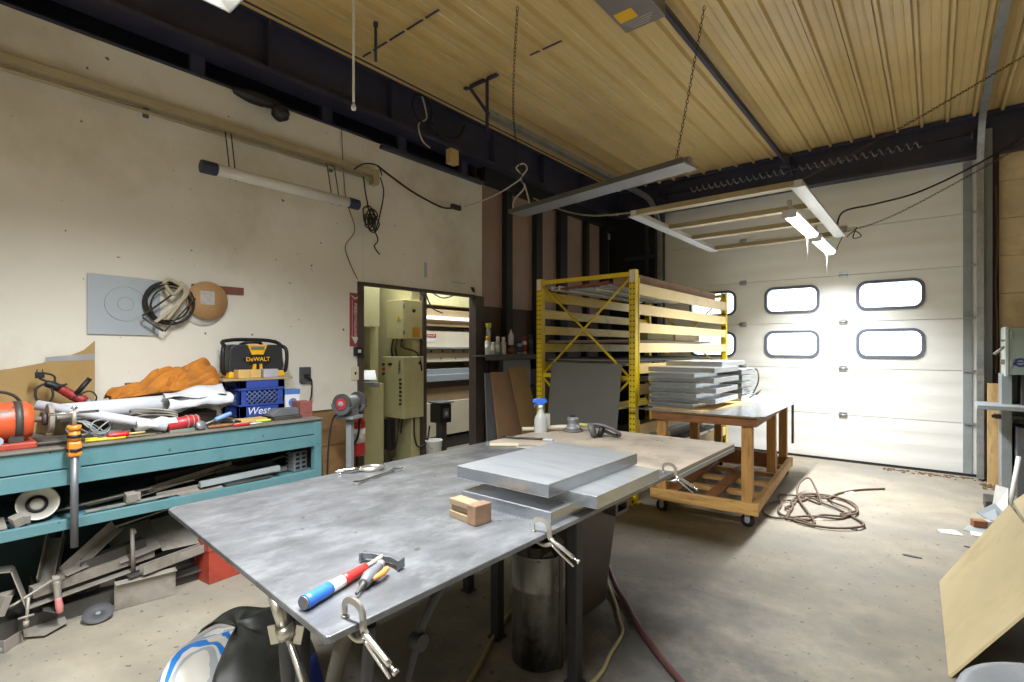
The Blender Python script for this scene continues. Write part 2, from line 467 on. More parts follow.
# left wall: painted board above, bare plywood below, dark girder over it
mb = MB()
mb.box(-4.26, -2.3, .93, -4.2, 2.863, 3.49)
mb.box(-4.26, 2.863, 2.11, -4.2, 4.53, 3.49)
struct(mb, 'wall_left', WALLP, bev=.004)
mb = MB(); mb.box(-4.30, -2.3, 0, -4.225, 2.83, .60); mb.box(-4.30, -2.3, .604, -4.22, 2.83, .93)
struct(mb, 'wall_left_lower', WOODLOW)
mb = MB(); mb.box(-4.27, 2.80, 0, -4.19, 2.87, 2.10); mb.box(-4.27, 2.80, 2.085, -4.19, 4.4, 2.115)
struct(mb, 'trim_2', POSTB, bev=.004)
mb = MB(); mb.box(-4.28, 4.39, 0, -4.17, 4.53, 2.10)
struct(mb, 'trim_3', POSTB, bev=.004)
mb = MB()   # thin lip along the top of the painted boards
mb.box(-4.215, -2.3, 3.49, -4.185, 2.95, 3.505); mb.box(-4.21, 3.05, 3.44, -4.14, 4.5, 3.475)
struct(mb, 'trim_4', DARKST)
mb = MB()
mb.box(-4.16, -2.3, 3.70, -4.14, 7.9, 4.12); mb.box(-4.27, -2.3, 3.66, -4.04, 7.9, 3.70); mb.box(-4.27, -2.3, 4.10, -4.02, 7.9, 4.14)
mb.box(-4.8, -2.3, 3.0, -4.7, 8.3, 4.2)
mb.box(-4.8, -2.3, 3.42, -4.27, 4.6, 3.46)
for y in (-1.2, .2, 1.4, 2.45, 3.3, 4.2): mb.box(-4.27, y, 3.50, -4.22, y+.10, 3.72)
for y in (1.9, 3.1, 4.6, 5.6, 6.6): mb.box(-4.2, y, 3.70, -4.06, y+.02, 4.10)
struct(mb, 'trim_5', DARKST)
# far stretch of the left wall: brown panels between dark studs
mb = MB()
for a, b in ((4.53, 4.956), (5.076, 5.589), (5.727, 6.168), (6.351, 6.886), (6.975, 7.416)):
    mb.box(-4.30, a-.03, 2.0, -4.25, b+.03, 3.55)
struct(mb, 'wall_far_left', BROWNP)
mb = MB()
for a, b in ((4.956, 5.076), (5.589, 5.727), (6.168, 6.351), (6.886, 6.975), (7.416, 7.56)):
    mb.box(-4.30, a, 1.2, -4.17, b, 3.68)
mb.box(-4.28, 4.53, 3.48, -4.15, 7.9, 3.70)
struct(mb, 'trim_6', DARKPT, bev=.004)
mb = MB(); mb.box(-4.34, 4.53, 0, -4.27, 7.95, 2.0); mb.box(-4.42, 4.53, 0, -4.32, 8.2, 3.7)
struct(mb, 'wall_far_left_lower', BROWND)
# back wall: door opening, dark corner pier, header, block pier
mb = MB(); mb.box(-4.42, 7.88, 0, -3.39, 8.15, 4.13)
struct(mb, 'wall_back_corner', DARKPT)
mb = MB(); mb.box(-3.62, 7.80, 0, -3.58, 7.88, 3.66); mb.box(-3.45, 7.78, 0, -3.33, 7.90, 3.7); mb.box(-4.0, 7.80, 2.95, -3.4, 7.88, 3.0)
struct(mb, 'trim_7', DARKST)
mb = MB(); mb.box(-4.42, 7.84, 3.66, 2.6, 8.15, 4.14); mb.box(-4.42, 7.74, 4.08, 2.6, 7.86, 4.12); mb.box(-4.0, 7.78, 3.655, .42, 7.86, 3.69)
struct(mb, 'wall_back_header', DARKST)
mb = MB()
for k in range(10):
    z = k*.42
    mb.box(.56-(.012 if k % 2 else 0), 7.93, z, 2.6, 8.15, z+.416)
struct(mb, 'wall_back', BLOCKW, bev=.006)
mb = MB(); mb.box(.50, 7.86, 0, .56, 8.12, 4.1); struct(mb, 'trim_8', mat('dark_gap', '3a2b22', .8, var=.3))
mb = MB(); mb.box(.415, 7.83, 0, .505, 7.90, 3.95); mb.box(.41, 7.80, 0, .424, 7.9, 3.95); struct(mb, 'trim_9', GREYST, bev=.003)
struct(MB().box(2.5, -2.4, 0, 2.6, 8.3, 4.2), 'wall_right', TANWALL)
struct(MB().box(-8.2, -2.4, 0, 2.6, -2.3, 4.2), 'wall_front', TANWALL)
# the next room through the doorway
struct(MB().box(-8.2, -2.3, 0, -8.1, 8.3, 3.4), 'wall_next_room_back', TANWALL)
mb = MB(); mb.box(-8.2, 1.0, 0, -4.3, 1.1, 3.4); mb.box(-8.2, 8.1, 0, -4.42, 8.2, 3.4)
struct(mb, 'wall_next_room_side', TANWALL)
struct(MB().box(-8.2, -2.3, 3.35, -4.3, 8.3, 3.45), 'ceiling_next_room', TANWALL)

# sectional overhead door
door = thing('door_1', None, None, (0, 7.95, 0)); door['kind'] = 'structure'
wx = ((-2.93, -2.274), (-1.852, -1.207), (-.758, -.103))
for k in range(6):
    z0 = k*.61+.003; z1 = (k+1)*.61-.003
    hs = []
    if k in (2, 3):
        zz = (1.375, 1.71) if k == 2 else (1.988, 2.325)
        hs = [rrect(a, zz[0], b, zz[1], .10)[::-1] for a, b in wx]
    mb = MB(); mb.holes([(-3.46, z0), (.51, z0), (.51, z1), (-3.46, z1)], hs, .05, Matrix.Translation((0, .05, 0)) @ FACE_MY)
    if not hs:
        for q in (.14, .30, .46): mb.box(-3.33, -.0015, z0+q, .385, .002, z0+q+.008)
    mb.box(-3.46, .04, z1-.02, .51, .047, z1+.03)
    pnl = struct(mb, 'door_panel', DOORW, door)
    for a, b in (wx if hs else ()):
        fr = MB().holes(rrect(a-.02, zz[0]-.02, b+.02, zz[1]+.02, .115, 8), [rrect(a+.016, zz[0]+.016, b-.016, zz[1]-.016, .085, 8)[::-1]], .07,
                        Matrix.Translation((0, .055, 0)) @ FACE_MY).build('window_frame', FRAMEG, door, bev=.004)
        MB().prism(rrect(a+.005, zz[0]+.005, b-.005, zz[1]-.005, .09, 6), 0, .012, Matrix.Translation((0, .03, 0)) @ FACE_MY).build('window_pane', PANE, fr)
for k in range(1, 6):
    for hx in (-2.16, -.92):
        mb = MB(); z = k*.61
        mb.box(hx-.045, -.012, z-.035, hx+.045, .0, z-.006); mb.box(hx-.045, -.012, z+.006, hx+.045, 0, z+.035); mb.cyl((hx-.05, -.014, z), (hx+.05, -.014, z), .009, n=8)
        mb.build('hinge', GALV, door)
mb = MB(); mb.box(.26, -.014, .0, .34, 0, 3.64)
mb.build('end_stile', GREYST, door, bev=.002)
for k in range(1, 6):
    z = k*.61
    MB().box(.27, -.03, z-.012, .42, -.012, z+.012).cyl((.40, -.05, z), (.47, -.05, z), .012, n=8).build('roller_bracket', GALV, door)
MB().box(-3.33, -.02, 0, .40, .04, .03).build('bottom_seal', RUB, door)

# door tracks, spring, opener: things that hang on the building
def track(name, x, label, s):
    zt = 3.78 if s > 0 else 4.0
    pts = [(x, 7.77, .02), (x, 7.77, zt-.55)]
    for k in range(1, 9):
        a = PI/2*k/8; pts.append((x, 7.77-.55+.55*math.cos(a), zt-.55+.55*math.sin(a)))
    pts.append((x, 3.70 if s > 0 else 2.0, zt))
    mb = MB()
    P = [Vector(p) for p in pts]
    # C-shaped rail swept along the path
    sec = [(-.03, -.03), (-.03, .03), (.03, .03), (.03, -.03), (.024, -.03), (.024, .024), (-.024, .024), (-.024, -.03)]
    vs = []; m = len(sec)
    for i, p in enumerate(P):
        d = (P[min(i+1, len(P)-1)]-P[max(i-1, 0)]).normalized(); nrm = Vector((1, 0, 0)).cross(d)
        for u, v in sec: vs.append(p+nrm*u+Vector((v*s, 0, 0)))
    fs = [(i*m+k, i*m+(k+1) % m, (i+1)*m+(k+1) % m, (i+1)*m+k) for i in range(len(P)-1) for k in range(m)]
    mb.add(vs, fs)
    return mb.build(name, GALV, label=label, cat='door track')
track('door_track', .40, 'bent galvanized door track running up beside the grey door post', -1)
track('door_track', -3.36, 'galvanized door track curving up behind the yellow rack to the dark beam', 1)
t = thing('track_hanger', 'black angle iron hanger with diagonal brace dropping from the tan ceiling', 'bracket', (-3.33, 3.68, 3.5))
MB().box(-.02, -.02, 0, .02, -.015, .59).box(-.02, -.02, 0, -.015, .02, .59).build('upright', DARKST, t)
MB().cyl((0, 0, .25), (-.26, 0, .6), .018, n=6).build('brace', DARKST, t)
MB().box(-.32, -.02, .585, .12, .02, .605).build('top_plate', DARKST, t)
t = thing('torsion_spring', 'coiled spring on a steel shaft across the dark beam above the door', 'spring', (-1.47, 7.72, 3.885))
MB().cyl((-1.9, 0, 0), (1.85, 0, 0), .013, n=8).build('shaft', DARKST, t)
for a, b in ((-1.40, -.08), (.06, 1.36)):
    N_ = 15; pts = []
    for i in range(N_*10+1):
        q = i/(N_*10); ang = 2*PI*N_*q; pts.append((a+(b-a)*q, (.036)*math.cos(ang), .036*math.sin(ang)))
    MB().tube(pts, .009, 5).build('coil', GALV, t)
for px in (-1.85, -.01, 1.8): MB().cyl((px-.012, 0, 0), (px+.012, 0, 0), .055, n=16).box(px-.02, .03, -.07, px+.02, .118, .07).build('bearing_bracket', DARKST, t)
t = thing('door_opener', 'grey boxed door opener motor with yellow warning label hanging under the tan ceiling', 'door opener', (-1.66, 3.34, 3.90))
MB().box(-.17, -.26, 0, .15, .26, .15).build('housing', mat('opener_grey', '77716f', .5), t, bev=.012)
MB().box(-.14, .0, -.002, .0, .12, 0).build('warning_label', YLAB, t)
mb = MB()
for i in range(4): mb.box(-.13+.012*i, .135+.026*i, -.002, .10-.02*i, .146+.026*i, 0)
mb.build('print_line', mat('label_print', 'a5a096', .6), t)
mb = MB(); mb.box(.10, .24, .07, .14, 4.30, .075); mb.box(.10, .24, .07, .105, 4.3, .12); mb.box(.135, .24, .07, .14, 4.3, .12)
mb.build('rail', DARKST, t)
for ly in (-.2, .2): MB().box(.14, ly-.015, .1, .145, ly+.015, .21).build('hanger_strap', DARKST, t)
MB().box(.06, 4.24, .02, .18, 4.34, .16).build('header_bracket', DARKST, t)

# ------------------------------------------------------------------ lamps
def fixture8(name, label, loc, L, wd, axis='x', lit=False, m=FIXW):
    t = thing(name, label, 'light fixture', loc, 0 if axis == 'x' else PI/2)
    mb = MB(); h = L/2; q = wd/2
    mb.prism([(-q, 0), (-q*.45, .07), (q*.45, .07), (q, 0), (q*.93, 0), (q*.4, .06), (-q*.4, .06), (-q*.93, 0)], -h, h, Matrix(((0,0,1,0),(1,0,0,0),(0,1,0,0),(0,0,0,1))))
    mb.build('reflector', m, t)
    for s in (-1, 1): MB().prism([(-q, 0), (-q*.45, .07), (q*.45, .07), (q, 0)], -.004, .004, Matrix(((0,0,1,s*h),(1,0,0,0),(0,1,0,0),(0,0,0,1)))).build('end_cap', m, t)
    for s in (-1, 1):
        MB().cyl((-h+.06, s*q*.5, .028), (h-.06, s*q*.5, .028), .018, n=12).build('lamp_tube', GLOW if lit else TUBEW, t)
    return t

lampA = fixture8('fluorescent_fixture', 'glaring white strip lamp hanging above the bench wall', (-1.33, .90, 3.05), 2.42, .22, 'x', True)
area('lamp_light', lampA, (0, 0, -.01), 2.3, .18, 150)
for s in (-1, 1): MB().tube([(s*.95, 0, .07), (s*.95, 0, 1.06)], .004, 5).build('chain', CORDB, lampA)
lampFill = fixture8('fluorescent_fixture', 'added white strip lamp, out of view, lighting the shop end away from the overhead door', (-.9, -1.25, 3.05), 2.42, .22, 'x', True)  # added lamp, out of view, to light this end of the shop
area('lamp_light', lampFill, (0, 0, -.01), 2.3, .18, 70)
for s in (-1, 1): MB().tube([(s*.95, 0, .07), (s*.95, 0, 1.06)], .004, 5).build('chain', CORDB, lampFill)
# the unlit fixture over the yellow rack, hung on chains
t = thing('fluorescent_fixture', 'unlit long grey strip fixture hung on chains above the yellow rack', 'light fixture', (-2.50, 4.19, 2.93), -math.atan2(.30, 2.02))
mb = MB(); mb.box(-1.02, -.12, 0, 1.02, .12, .02); mb.box(-1.02, -.03, .02, 1.02, .03, .075)
mb.build('housing', FIXG, t, bev=.006)
MB().box(-1.02, -.127, -.004, 1.02, -.115, .04).build('edge_rail', mat('dark_rail', '55524d', .5), t)
MB().cyl((-.98, .02, .04), (-1.024, .02, .04), .016, n=10).build('end_socket', GREYD, t)
def chain(name, pts, label, m=CORDB, r=.0055, pitch=.030):
    P = smooth_path([Vector(p) for p in pts], 24); mb = MB()
    tot = sum((P[i+1]-P[i]).length for i in range(len(P)-1)); nl = int(tot/pitch)
    seg = [0]
    for i in range(len(P)-1): seg.append(seg[-1]+(P[i+1]-P[i]).length)
    def atl(s):
        for i in range(len(P)-1):
            if seg[i+1] >= s: return P[i].lerp(P[i+1], (s-seg[i])/max(seg[i+1]-seg[i], 1e-6))
        return P[-1]
    for k in range(nl):
        a = atl(k*pitch); b = atl(min(tot, (k+1.35)*pitch)); d = (b-a).normalized(); u = d.orthogonal().normalized(); v = d.cross(u)
        if k % 2: u = v
        q = .009
        mb.tube([a, a.lerp(b, .25)+u*q, a.lerp(b, .75)+u*q, b, a.lerp(b, .75)-u*q, a.lerp(b, .25)-u*q], r*.5, 4, closed=True)
    return mb.build(name, m, label=label, cat='chain')
chain('hanging_chain', [(-2.46, 3.05, 4.10), (-2.95, 3.60, 3.60), (-3.39, 4.30, 3.22)], 'dark chain from the ceiling to the white cord knot')
chain('hanging_chain', [(-1.35, 3.95, 4.10), (-1.50, 4.02, 3.5), (-1.62, 4.06, 3.0)], 'dark chain holding the end of the grey strip fixture nearest the opener')
# white cord loops
mb = MB()
mb.tube([(-3.40, 4.30, 3.34), (-3.46, 4.27, 3.42), (-3.41, 4.33, 3.47), (-3.36, 4.33, 3.40), (-3.41, 4.29, 3.30), (-3.38, 4.31, 3.20), (-3.52, 4.30, 3.08), (-3.55, 4.34, 2.96)], .009, 6, res=6)
mb.tube([(-3.38, 4.31, 3.24), (-3.34, 4.32, 3.10), (-3.30, 4.31, 2.96)], .008, 6, res=6)
mb.tube([(-3.40, 4.29, 3.30), (-3.62, 4.23, 3.19), (-3.85, 4.17, 3.12), (-4.08, 4.10, 3.08)], .008, 6, res=6)
mb.build('looped_cable', CORDW, label='knotted white cord looped above the unlit grey fixture', cat='cord')
mb = MB()
mb.tube([(-4.09, 2.95, 3.22), (-4.09, 3.08, 3.17), (-4.1, 3.35, 3.085), (-4.1, 3.6, 3.03), (-4.1, 3.80, 3.005), (-4.1, 3.95, 3.03)], .010, 6, res=6)
mb.box(-4.12, 3.93, 3.025, -4.08, 4.06, 3.075)
mb.build('extension_cord', CORDB, label='dark extension cord sagging across the upper wall to a white plug', cat='cord')
# rails along the wall
t = thing('cable_rail', 'long beige double rail mounted high along the painted wall', 'rail', (-4.14, 1.2, 3.08))
MB().box(-.05, -3.4, .05, .03, 1.77, .10).build('channel', FIXC, t, bev=.004)
MB().cyl((.0, -3.4, .012), (.0, 1.77, .012), .014, n=10).build('pipe', FIXC, t)
for yy in (-1.5, -.1, 1.3): MB().box(-.055, yy, -.012, -.03, yy+.03, .105).build('bracket', GREYD, t)
MB().box(-.05, 1.72, -.03, .04, 1.78, .11).build('end_block', FIXC, t, bev=.005)
t = thing('tube_lamp', 'unlit white tube lamp with navy end caps hung below the wall rail', 'lamp', (-3.95, 2.01, 2.755), PI/2)
MB().cyl((-.56, 0, 0), (.56, 0, 0), .042, n=18).build('tube', TUBEW, t)
for s in (-1, 1): MB().cyl((s*.53, 0, 0), (s*.635, 0, 0), .046, n=18).build('end_cap', NAVY, t, bev=.006)
for xx in (-.44, -.40, .38, .45):
    MB().tube([(xx, 0, -.045), (xx, .045, .0), (xx, .02, .05), (xx+.005, .10, .33)], .0045, 5, res=4).build('hanger', CORDB, t)
mb = MB(); random.seed(3)
for k in range(7):
    c = Vector((-4.10, 2.87+random.uniform(-.03, .05), 2.70+random.uniform(-.1, .05))); r = random.uniform(.05, .09)
    mb.tube([c+Vector((random.uniform(-.02, .02), r*math.cos(a)*.7, r*math.sin(a))) for a in [i*PI/4 for i in range(8)]], .007, 5, closed=True, res=3)
mb.tube([(-4.1, 2.80, 3.08), (-4.1, 2.83, 2.9), (-4.1, 2.90, 2.65), (-4.1, 2.96, 2.52), (-4.1, 2.92, 2.45), (-4.1, 2.98, 2.38)], .007, 5, res=5)
mb.tube([(-4.09, 2.98, 3.12), (-4.09, 3.02, 2.98), (-4.1, 2.98, 2.75), (-4.1, 2.93, 2.60)], .007, 5, res=5)
mb.tube([(-4.1, 2.70, 3.12), (-4.09, 2.80, 3.2), (-4.09, 2.95, 3.22), (-4.09, 3.0, 3.14)], .007, 5, res=5)
mb.build('tangled_cord', CORDB, label='tangled black cord dangling beside the tube lamp end', cat='cord')
mb = MB().tube([(-4.18, 2.62, 3.49), (-4.18, 2.66, 2.9), (-4.18, 2.76, 2.6), (-4.18, 2.66, 2.42), (-4.18, 2.72, 2.25), (-4.18, 2.79, 2.13)], .004, 5, res=6)
mb.build('thin_wire', CORDBR, label='thin wire running down the painted wall to the doorway corner', cat='wire')
mb = MB().tube([(-2.78, 1.83, 4.09), (-2.785, 1.83, 3.5), (-2.80, 1.84, 3.02)], .008, 8, res=6)
mb.lathe([(.0, 0), (.014, .006), (.016, .02), (.008, .05)], 14, TR((-2.80, 1.84, 2.965)))
mb.build('pull_cord', LAVA, label='white pull cord with a bead end hanging from the ceiling', cat='cord')
mb = MB().tube([(-3.45, 2.47, 4.09), (-3.45, 2.47, 3.78)], .012, 6); mb.cyl((-3.45, 2.47, 4.06), (-3.45, 2.47, 4.09), .02, n=8)
mb.build('ceiling_rod', DARKST, label='short dark rod dropping from the ceiling edge near the girder', cat='rod')
# hanging rectangular lamp frame by the door
t = thing('suspended_light', 'hanging rectangular frame of cream lamp bars in front of the overhead door', 'light fixture', (-1.61, 6.05, 2.83))
for yy in (-1.22, -.40, .31, 1.17):
    mb = MB(); mb.prism([(-.05, 0), (.05, 0), (.03, .055), (-.03, .055)], -.74, .74, Matrix(((0,0,1,0),(1,0,0,yy),(0,1,0,0),(0,0,0,1))))
    mb.build('cross_bar', FIXC, t, bev=.003)
for s in (-1, 1):
    MB().box(s*.74-.055, -1.27, -.012, s*.74+.055, 1.22, .0).box(s*.74-.03, -1.27, 0, s*.74+.03, 1.22, .05).build('side_bar', FIXW, t, bev=.003)
chain('hanging_chain', [(-2.36, 4.83, 2.87), (-2.9, 4.95, 2.95), (-3.4, 5.1, 3.12), (-4.05, 5.35, 3.45)], 'light chain from the lamp frame corner back to the dark girder', m=CORDW)
chain('hanging_chain', [(-.87, 4.86, 2.89), (-.15, 5.5, 3.4), (.72, 6.3, 4.09)], 'rusty chain stretched from the lamp frame across the ribbed ceiling', m=CORDBR)
chain('hanging_chain', [(-.88, 7.25, 2.86), (-.3, 7.4, 3.05), (.9, 7.75, 3.75)], 'chain from the far lamp frame corner to the block wall', m=CORDBR)
mb = MB().tube([(-.86, 6.9, 2.86), (-.80, 6.95, 3.05), (-.5, 7.1, 3.12), (-.1, 7.35, 3.25), (.45, 7.6, 3.55), (.95, 7.75, 3.9)], .010, 6, res=8)
mb.tube([(.95, 7.75, 3.9), (1.02, 7.76, 3.9), (1.06, 7.78, 3.7), (1.12, 7.8, 3.3)], .009, 6, res=6)
mb.build('power_cord', CORDB, label='dark power cord looping from the lamp frame up to the block wall', cat='cord')
mb = MB().tube([(-.80, 7.2, 2.80), (-.72, 7.2, 2.86), (-.66, 7.25, 2.80), (-.74, 7.25, 2.79), (-.70, 7.2, 2.9)], .006, 5, res=6)
mb.tube([(-.93, 7.3, 2.62), (-.88, 7.25, 2.74), (-.83, 7.22, 2.84)], .006, 5, res=4)
mb.build('wire_tie', CORDB, label='loose wire curled at the far end of the lamp frame', cat='wire')
for k, (ya, yb, lb) in enumerate(((5.12, 6.20, 'bright strip lamp under the lamp frame, the one nearer the yellow rack side'), (6.44, 7.46, 'bright strip lamp under the lamp frame, closest to the overhead door'))):
    L = yb-ya
    t = thing('strip_lamp', lb, 'lamp', (-1.0, (ya+yb)/2, 2.66), PI/2)
    MB().box(-L/2, -.055, .025, L/2, .055, .065).build('housing', FIXW, t, bev=.008)
    MB().grid(lambda u, v: (-L/2+L*v, .06*math.cos(PI*u), .028-.036*math.sin(PI*u)), 9, 2).build('diffuser', GLOW2, t)
    for s in (-1, 1): MB().box(s*L/2-.004, -.06, -.01, s*L/2+.004, .06, .066).build('end_cap', FIXW, t, bev=.003)
    MB().tube([(-L*.42, 0, .06), (-L*.42, .02, .17)], .02, 6).build('hook', FIXW, t)
    MB().tube([(L*.45, .03, .0), (L*.45, .03, -.25)], .0018, 5).build('pull_string', GREYST, t)
    area('strip_light', t, (0, 0, -.012), L*.95, .09, 52, (.95, .98, 1), (0, 0, 0), 124)
# lamp of the next room
t = fixture8('fluorescent_fixture', 'lit strip lamp in the room through the doorway', (-5.0, 4.6, 3.2), 2.4, .22, 'y', True)
area('lamp_light', t, (0, 0, -.01), 2.3, .18, 55)
MB().box(-.5, -.02, .07, .5, .02, .15).build('mount', FIXW, t)

# ------------------------------------------------------------------ workbench along the painted wall
t = thing('workbench', 'long teal steel workbench with a cluttered grey top along the painted wall', 'workbench', (-3.80, .6, 0))
MB().box(-.38, -1.6, .962, .36, 1.41, .975).build('worktop', BENCHT, t, bev=.004)
mb = MB(); mb.box(.32, -1.6, .862, .345, 1.40, .962); mb.box(.325, -1.6, .775, .35, 1.40, .855); mb.box(-.36, 1.375, .775, .345, 1.40, .945)
mb.build('apron', TEAL, t, bev=.003)
mb = MB(); mb.box(-.36, -1.6, .575, .33, 1.40, .59); mb.box(.325, -1.6, .545, .35, 1.40, .60)
mb.build('shelf', TEAL, t, bev=.003)
for yy in (-1.55, -.02, 1.345):
    MB().box(.30, yy, 0 if yy > 1 or yy < -1 else .775, .352, yy+.055, .945).build('leg', TEAL, t, bev=.003)
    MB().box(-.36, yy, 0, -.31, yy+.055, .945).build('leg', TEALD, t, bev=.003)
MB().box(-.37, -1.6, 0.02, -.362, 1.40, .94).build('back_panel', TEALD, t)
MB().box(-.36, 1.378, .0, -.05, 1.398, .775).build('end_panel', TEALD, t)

# --- on the bench
def leanquad(name, p, th, m, label, cat, group=None, bev=.002, **k): return MB().quad(p, th).build(name, m, label=label, cat=cat, group=group, bev=bev, **k)
# cardboard template sheet
mb = MB(); poly = [(.0, .975), (.835, .975), (.835, 1.53), (.78, 1.47), (.70, 1.43), (.60, 1.395), (.45, 1.362), (.36, 1.35), (0, 1.345), (-.9, 1.345), (-.9, .975)]
mb.prism(poly, 0, .006, Matrix.Translation((-4.17, 0, 0)) @ FACE_X)
o = mb.build('cardboard_sheet', CARD, label='curved offcut of tan cardboard standing against the wall behind the bench', cat='cardboard')
MB().quad([(.0045, .63, .425), (.0045, .866, .43), (.0045, .866, .475), (.0045, .63, .452)], .001).build('tape_strip', mat('grey_tape', '9a9a98', .4), o)
# orange motor
t = thing('bench_grinder', 'chipped orange bench grinder motor at the near end of the bench', 'grinder', (-3.62, .34, .975))
MB().box(-.10, -.17, 0, .10, .135, .032).build('base', REDD, t, bev=.006)
M = TR((0, 0, .135), (-PI/2, 0, 0))
MB().lathe([(.03, -.15), (.085, -.15), (.098, -.13), (.098, .10), (.085, .125), (.03, .13)], 28, M).build('motor_housing', MOTOR, t)
for a in (-.105, .055): MB().lathe([(.099, a), (.101, a), (.101, a+.03), (.099, a+.03)], 28, M).build('band', STEELD, t)
for a in (-.09, .06): MB().box(-.07, a-.03, .03, .07, a+.03, .075).build('foot', STEELD, t, bev=.006)
MB().cyl((.0985, -.01, .05), (.102, -.01, .05), .022).build('maker_plate', ZINC, t)
MB().cyl((0, .12, .135), (0, .30, .135), .014).build('shaft', STEEL, t)
MB().cyl((0, .185, .135), (0, .207, .135), .078, n=32).build('grinding_wheel', mat('stone', '8a8378', .8), t, bev=.004)
MB().cyl((0, .165, .135), (0, .185, .135), .035).cyl((0, .207, .135), (0, .222, .135), .028, n=6).build('flange', STEELD, t)
mb = MB().tube([(-.10, -.12, .06), (-.10, -.10, .20), (-.07, -.06, .265), (-.05, .0, .285), (-.05, .06, .265), (-.05, .095, .215), (-.06, .10, .17)], .008, 6, res=6)
mb.build('power_cable', CORDB, t)
# white pipe and rolled drawings
mb = MB().cyl((-3.74, .50, 1.175), (-3.53, 1.05, 1.012), .027, n=20); mb.cyl((-3.535, 1.04, 1.016), (-3.53, 1.05, 1.012), .02)
mb.build('plastic_pipe', mat('grey_white_pipe', 'bfbfc4', .45), label='long grey-white plastic pipe lying across the orange grinder shaft', cat='pipe')
mb = MB(); mb.lathe([(.052, 0), (.054, .005), (.054, .58), (.049, .58), (.049, .01)], 26, TR((-3.87, .62, 1.108), (-math.radians(88), 0, math.radians(-4))))
mb.build('paper_roll', PAPER, label='thick white rolled drawing lying in front of the orange jacket', cat='paper roll')
mb = MB()
def crumple(u, v):
    a = u*PI*1.55-.5; r = .05+.012*math.sin(7*u+9*v)+.008*math.sin(19*v+4*u)
    return (-3.755+r*math.cos(a)+.02*v, 1.10+.38*v+.012*math.sin(8*u), 1.115+r*math.sin(a)*.9+.02*v)
mb.grid(crumple, 26, 16)
mb.build('plastic_sheet', PAPER, label='crumpled white plastic sheet rolled beside the orange jacket sleeve', cat='sheet', solid=.003)
ps_ = [o for o in bpy.data.objects if o.name == 'plastic_sheet'][0]; pl_ = ps_.location.copy()
MB().grid(lambda u, v: (-3.70-.16*v-pl_.x, 1.09+.36*u+.03*v-pl_.y, 1.168+.055*u*v+.02*v+.010*math.sin(9*u+3*v)-pl_.z), 20, 10).build('loose_flap', PAPER, ps_, solid=.003)
mb = MB()
mb.grid(lambda u, v: (-3.56+.035*math.cos(2*PI*u)*(1+.3*math.sin(9*v+4*u)), .90+.20*v, 1.035+.032*math.sin(2*PI*u)*(1+.25*math.sin(12*v))), 16, 12, closed_u=True)
mb.build('rag', WHITE, label='crumpled white rag beside the red die grinder', cat='rag')
# orange jacket
def jacket(u, v):
    # u along the wall (y), v around the heap from front to back
    y = .865+.625*u
    env = .035+.066*(1/(1+math.exp(-(u-.45)*11)))
    env *= math.sqrt(max(.02, 1-max(0, (u-.86)/.15)**2))*math.sqrt(max(.05, min(1, u/.06)))
    a = PI*(v*1.08-.04)
    q = Vector((u*4.2, v*2.2, .3))
    w = noise.noise_vector(q)*.55
    r1 = min(1, abs(noise.noise(Vector((u*2.6+v*1.6, v*5.0-u*2.4, 4.1))+w*.8))*2.6)
    r2 = min(1, abs(noise.noise(Vector((u*5+v*3, v*8-u*5, 9.3))+w))*2.6)
    d = .034*(r1-.5)+.012*(r2-.5)+.022*noise.noise(q*1.3)
    k = .5+.5*min(1, u/.3)
    r = env+d*k
    return (-4.025+(.075+r*.45)*math.cos(a), y+.02*r2*math.sin(3*v), 1.165+max(0, math.sin(a))*max(.02, r*1.75)-.004+.035*min(1, u*2))
o = MB().grid(jacket, 120, 64).build('welding_jacket', ORANGE, label='crumpled orange canvas welding jacket heaped on the rolled drawings', cat='jacket', solid=.006)
mb = MB(); mb.box(-4.14, .84, .975, -3.84, 1.44, 1.05); mb.box(-4.14, .90, 1.05, -4.0, 1.44, 1.165)
mb.build('parts_tray', STEELD, label='dark steel parts tray under the orange jacket', cat='tray', bev=.004)
# red angle grinder
t = thing('angle_grinder', 'red angle grinder with a black cord and plug leaning on the cardboard sheet', 'angle grinder', (-4.05, .66, 1.13), 0); t.scale = (.8, .8, .8)
mb = MB().tube([(.02, .13, .03), (.0, .05, .085), (0, -.02, .14)], [.036, .036, .030], 14, res=3); mb.build('body', mat('dull_red', '96292a', .5), t)
MB().tube([(0, -.02, .14), (0, -.07, .17), (0, -.10, .18)], [.031, .028, .024], 12, res=3).build('handle', BLACK, t)
MB().cyl((.03, .07, .09), (.02, .155, .205), .018, n=12).build('side_handle', BLACK, t)
MB().cyl((.03, .155, .0), (.015, .14, .045), .034, .028, n=16).build('gear_head', SMOKE, t)
mb = MB().tube([(.0, -.10, .18), (0, -.15, .14), (.01, -.145, .06), (.02, -.09, .04), (.02, -.06, .09), (.01, -.08, .18), (.0, -.13, .22), (0, -.11, .255), (0, -.05, .23), (.02, -.045, .16), (.03, .02, .17)], .008, 6, res=6)
mb.tube([(.03, .03, .05), (.05, .14, .11), (.05, .19, .06), (.05, .15, .0), (.05, .02, -.01)], .006, 6, res=6)
mb.build('power_cord', CORDB, t)
MB().box(-.02, -.155, .22, .015, -.105, .265).cyl((0, -.145, .265), (0, -.145, .285), .004, n=6).cyl((0, -.115, .265), (0, -.115, .285), .004, n=6).build('plug', BLACK, t, bev=.005)
MB().box(-4.15, .57, .975, -3.96, .83, 1.10).build('wooden_box', mat('khaki_box', '7a6a4a', .7, var=.2), label='khaki box under the red angle grinder', cat='box', bev=.004)
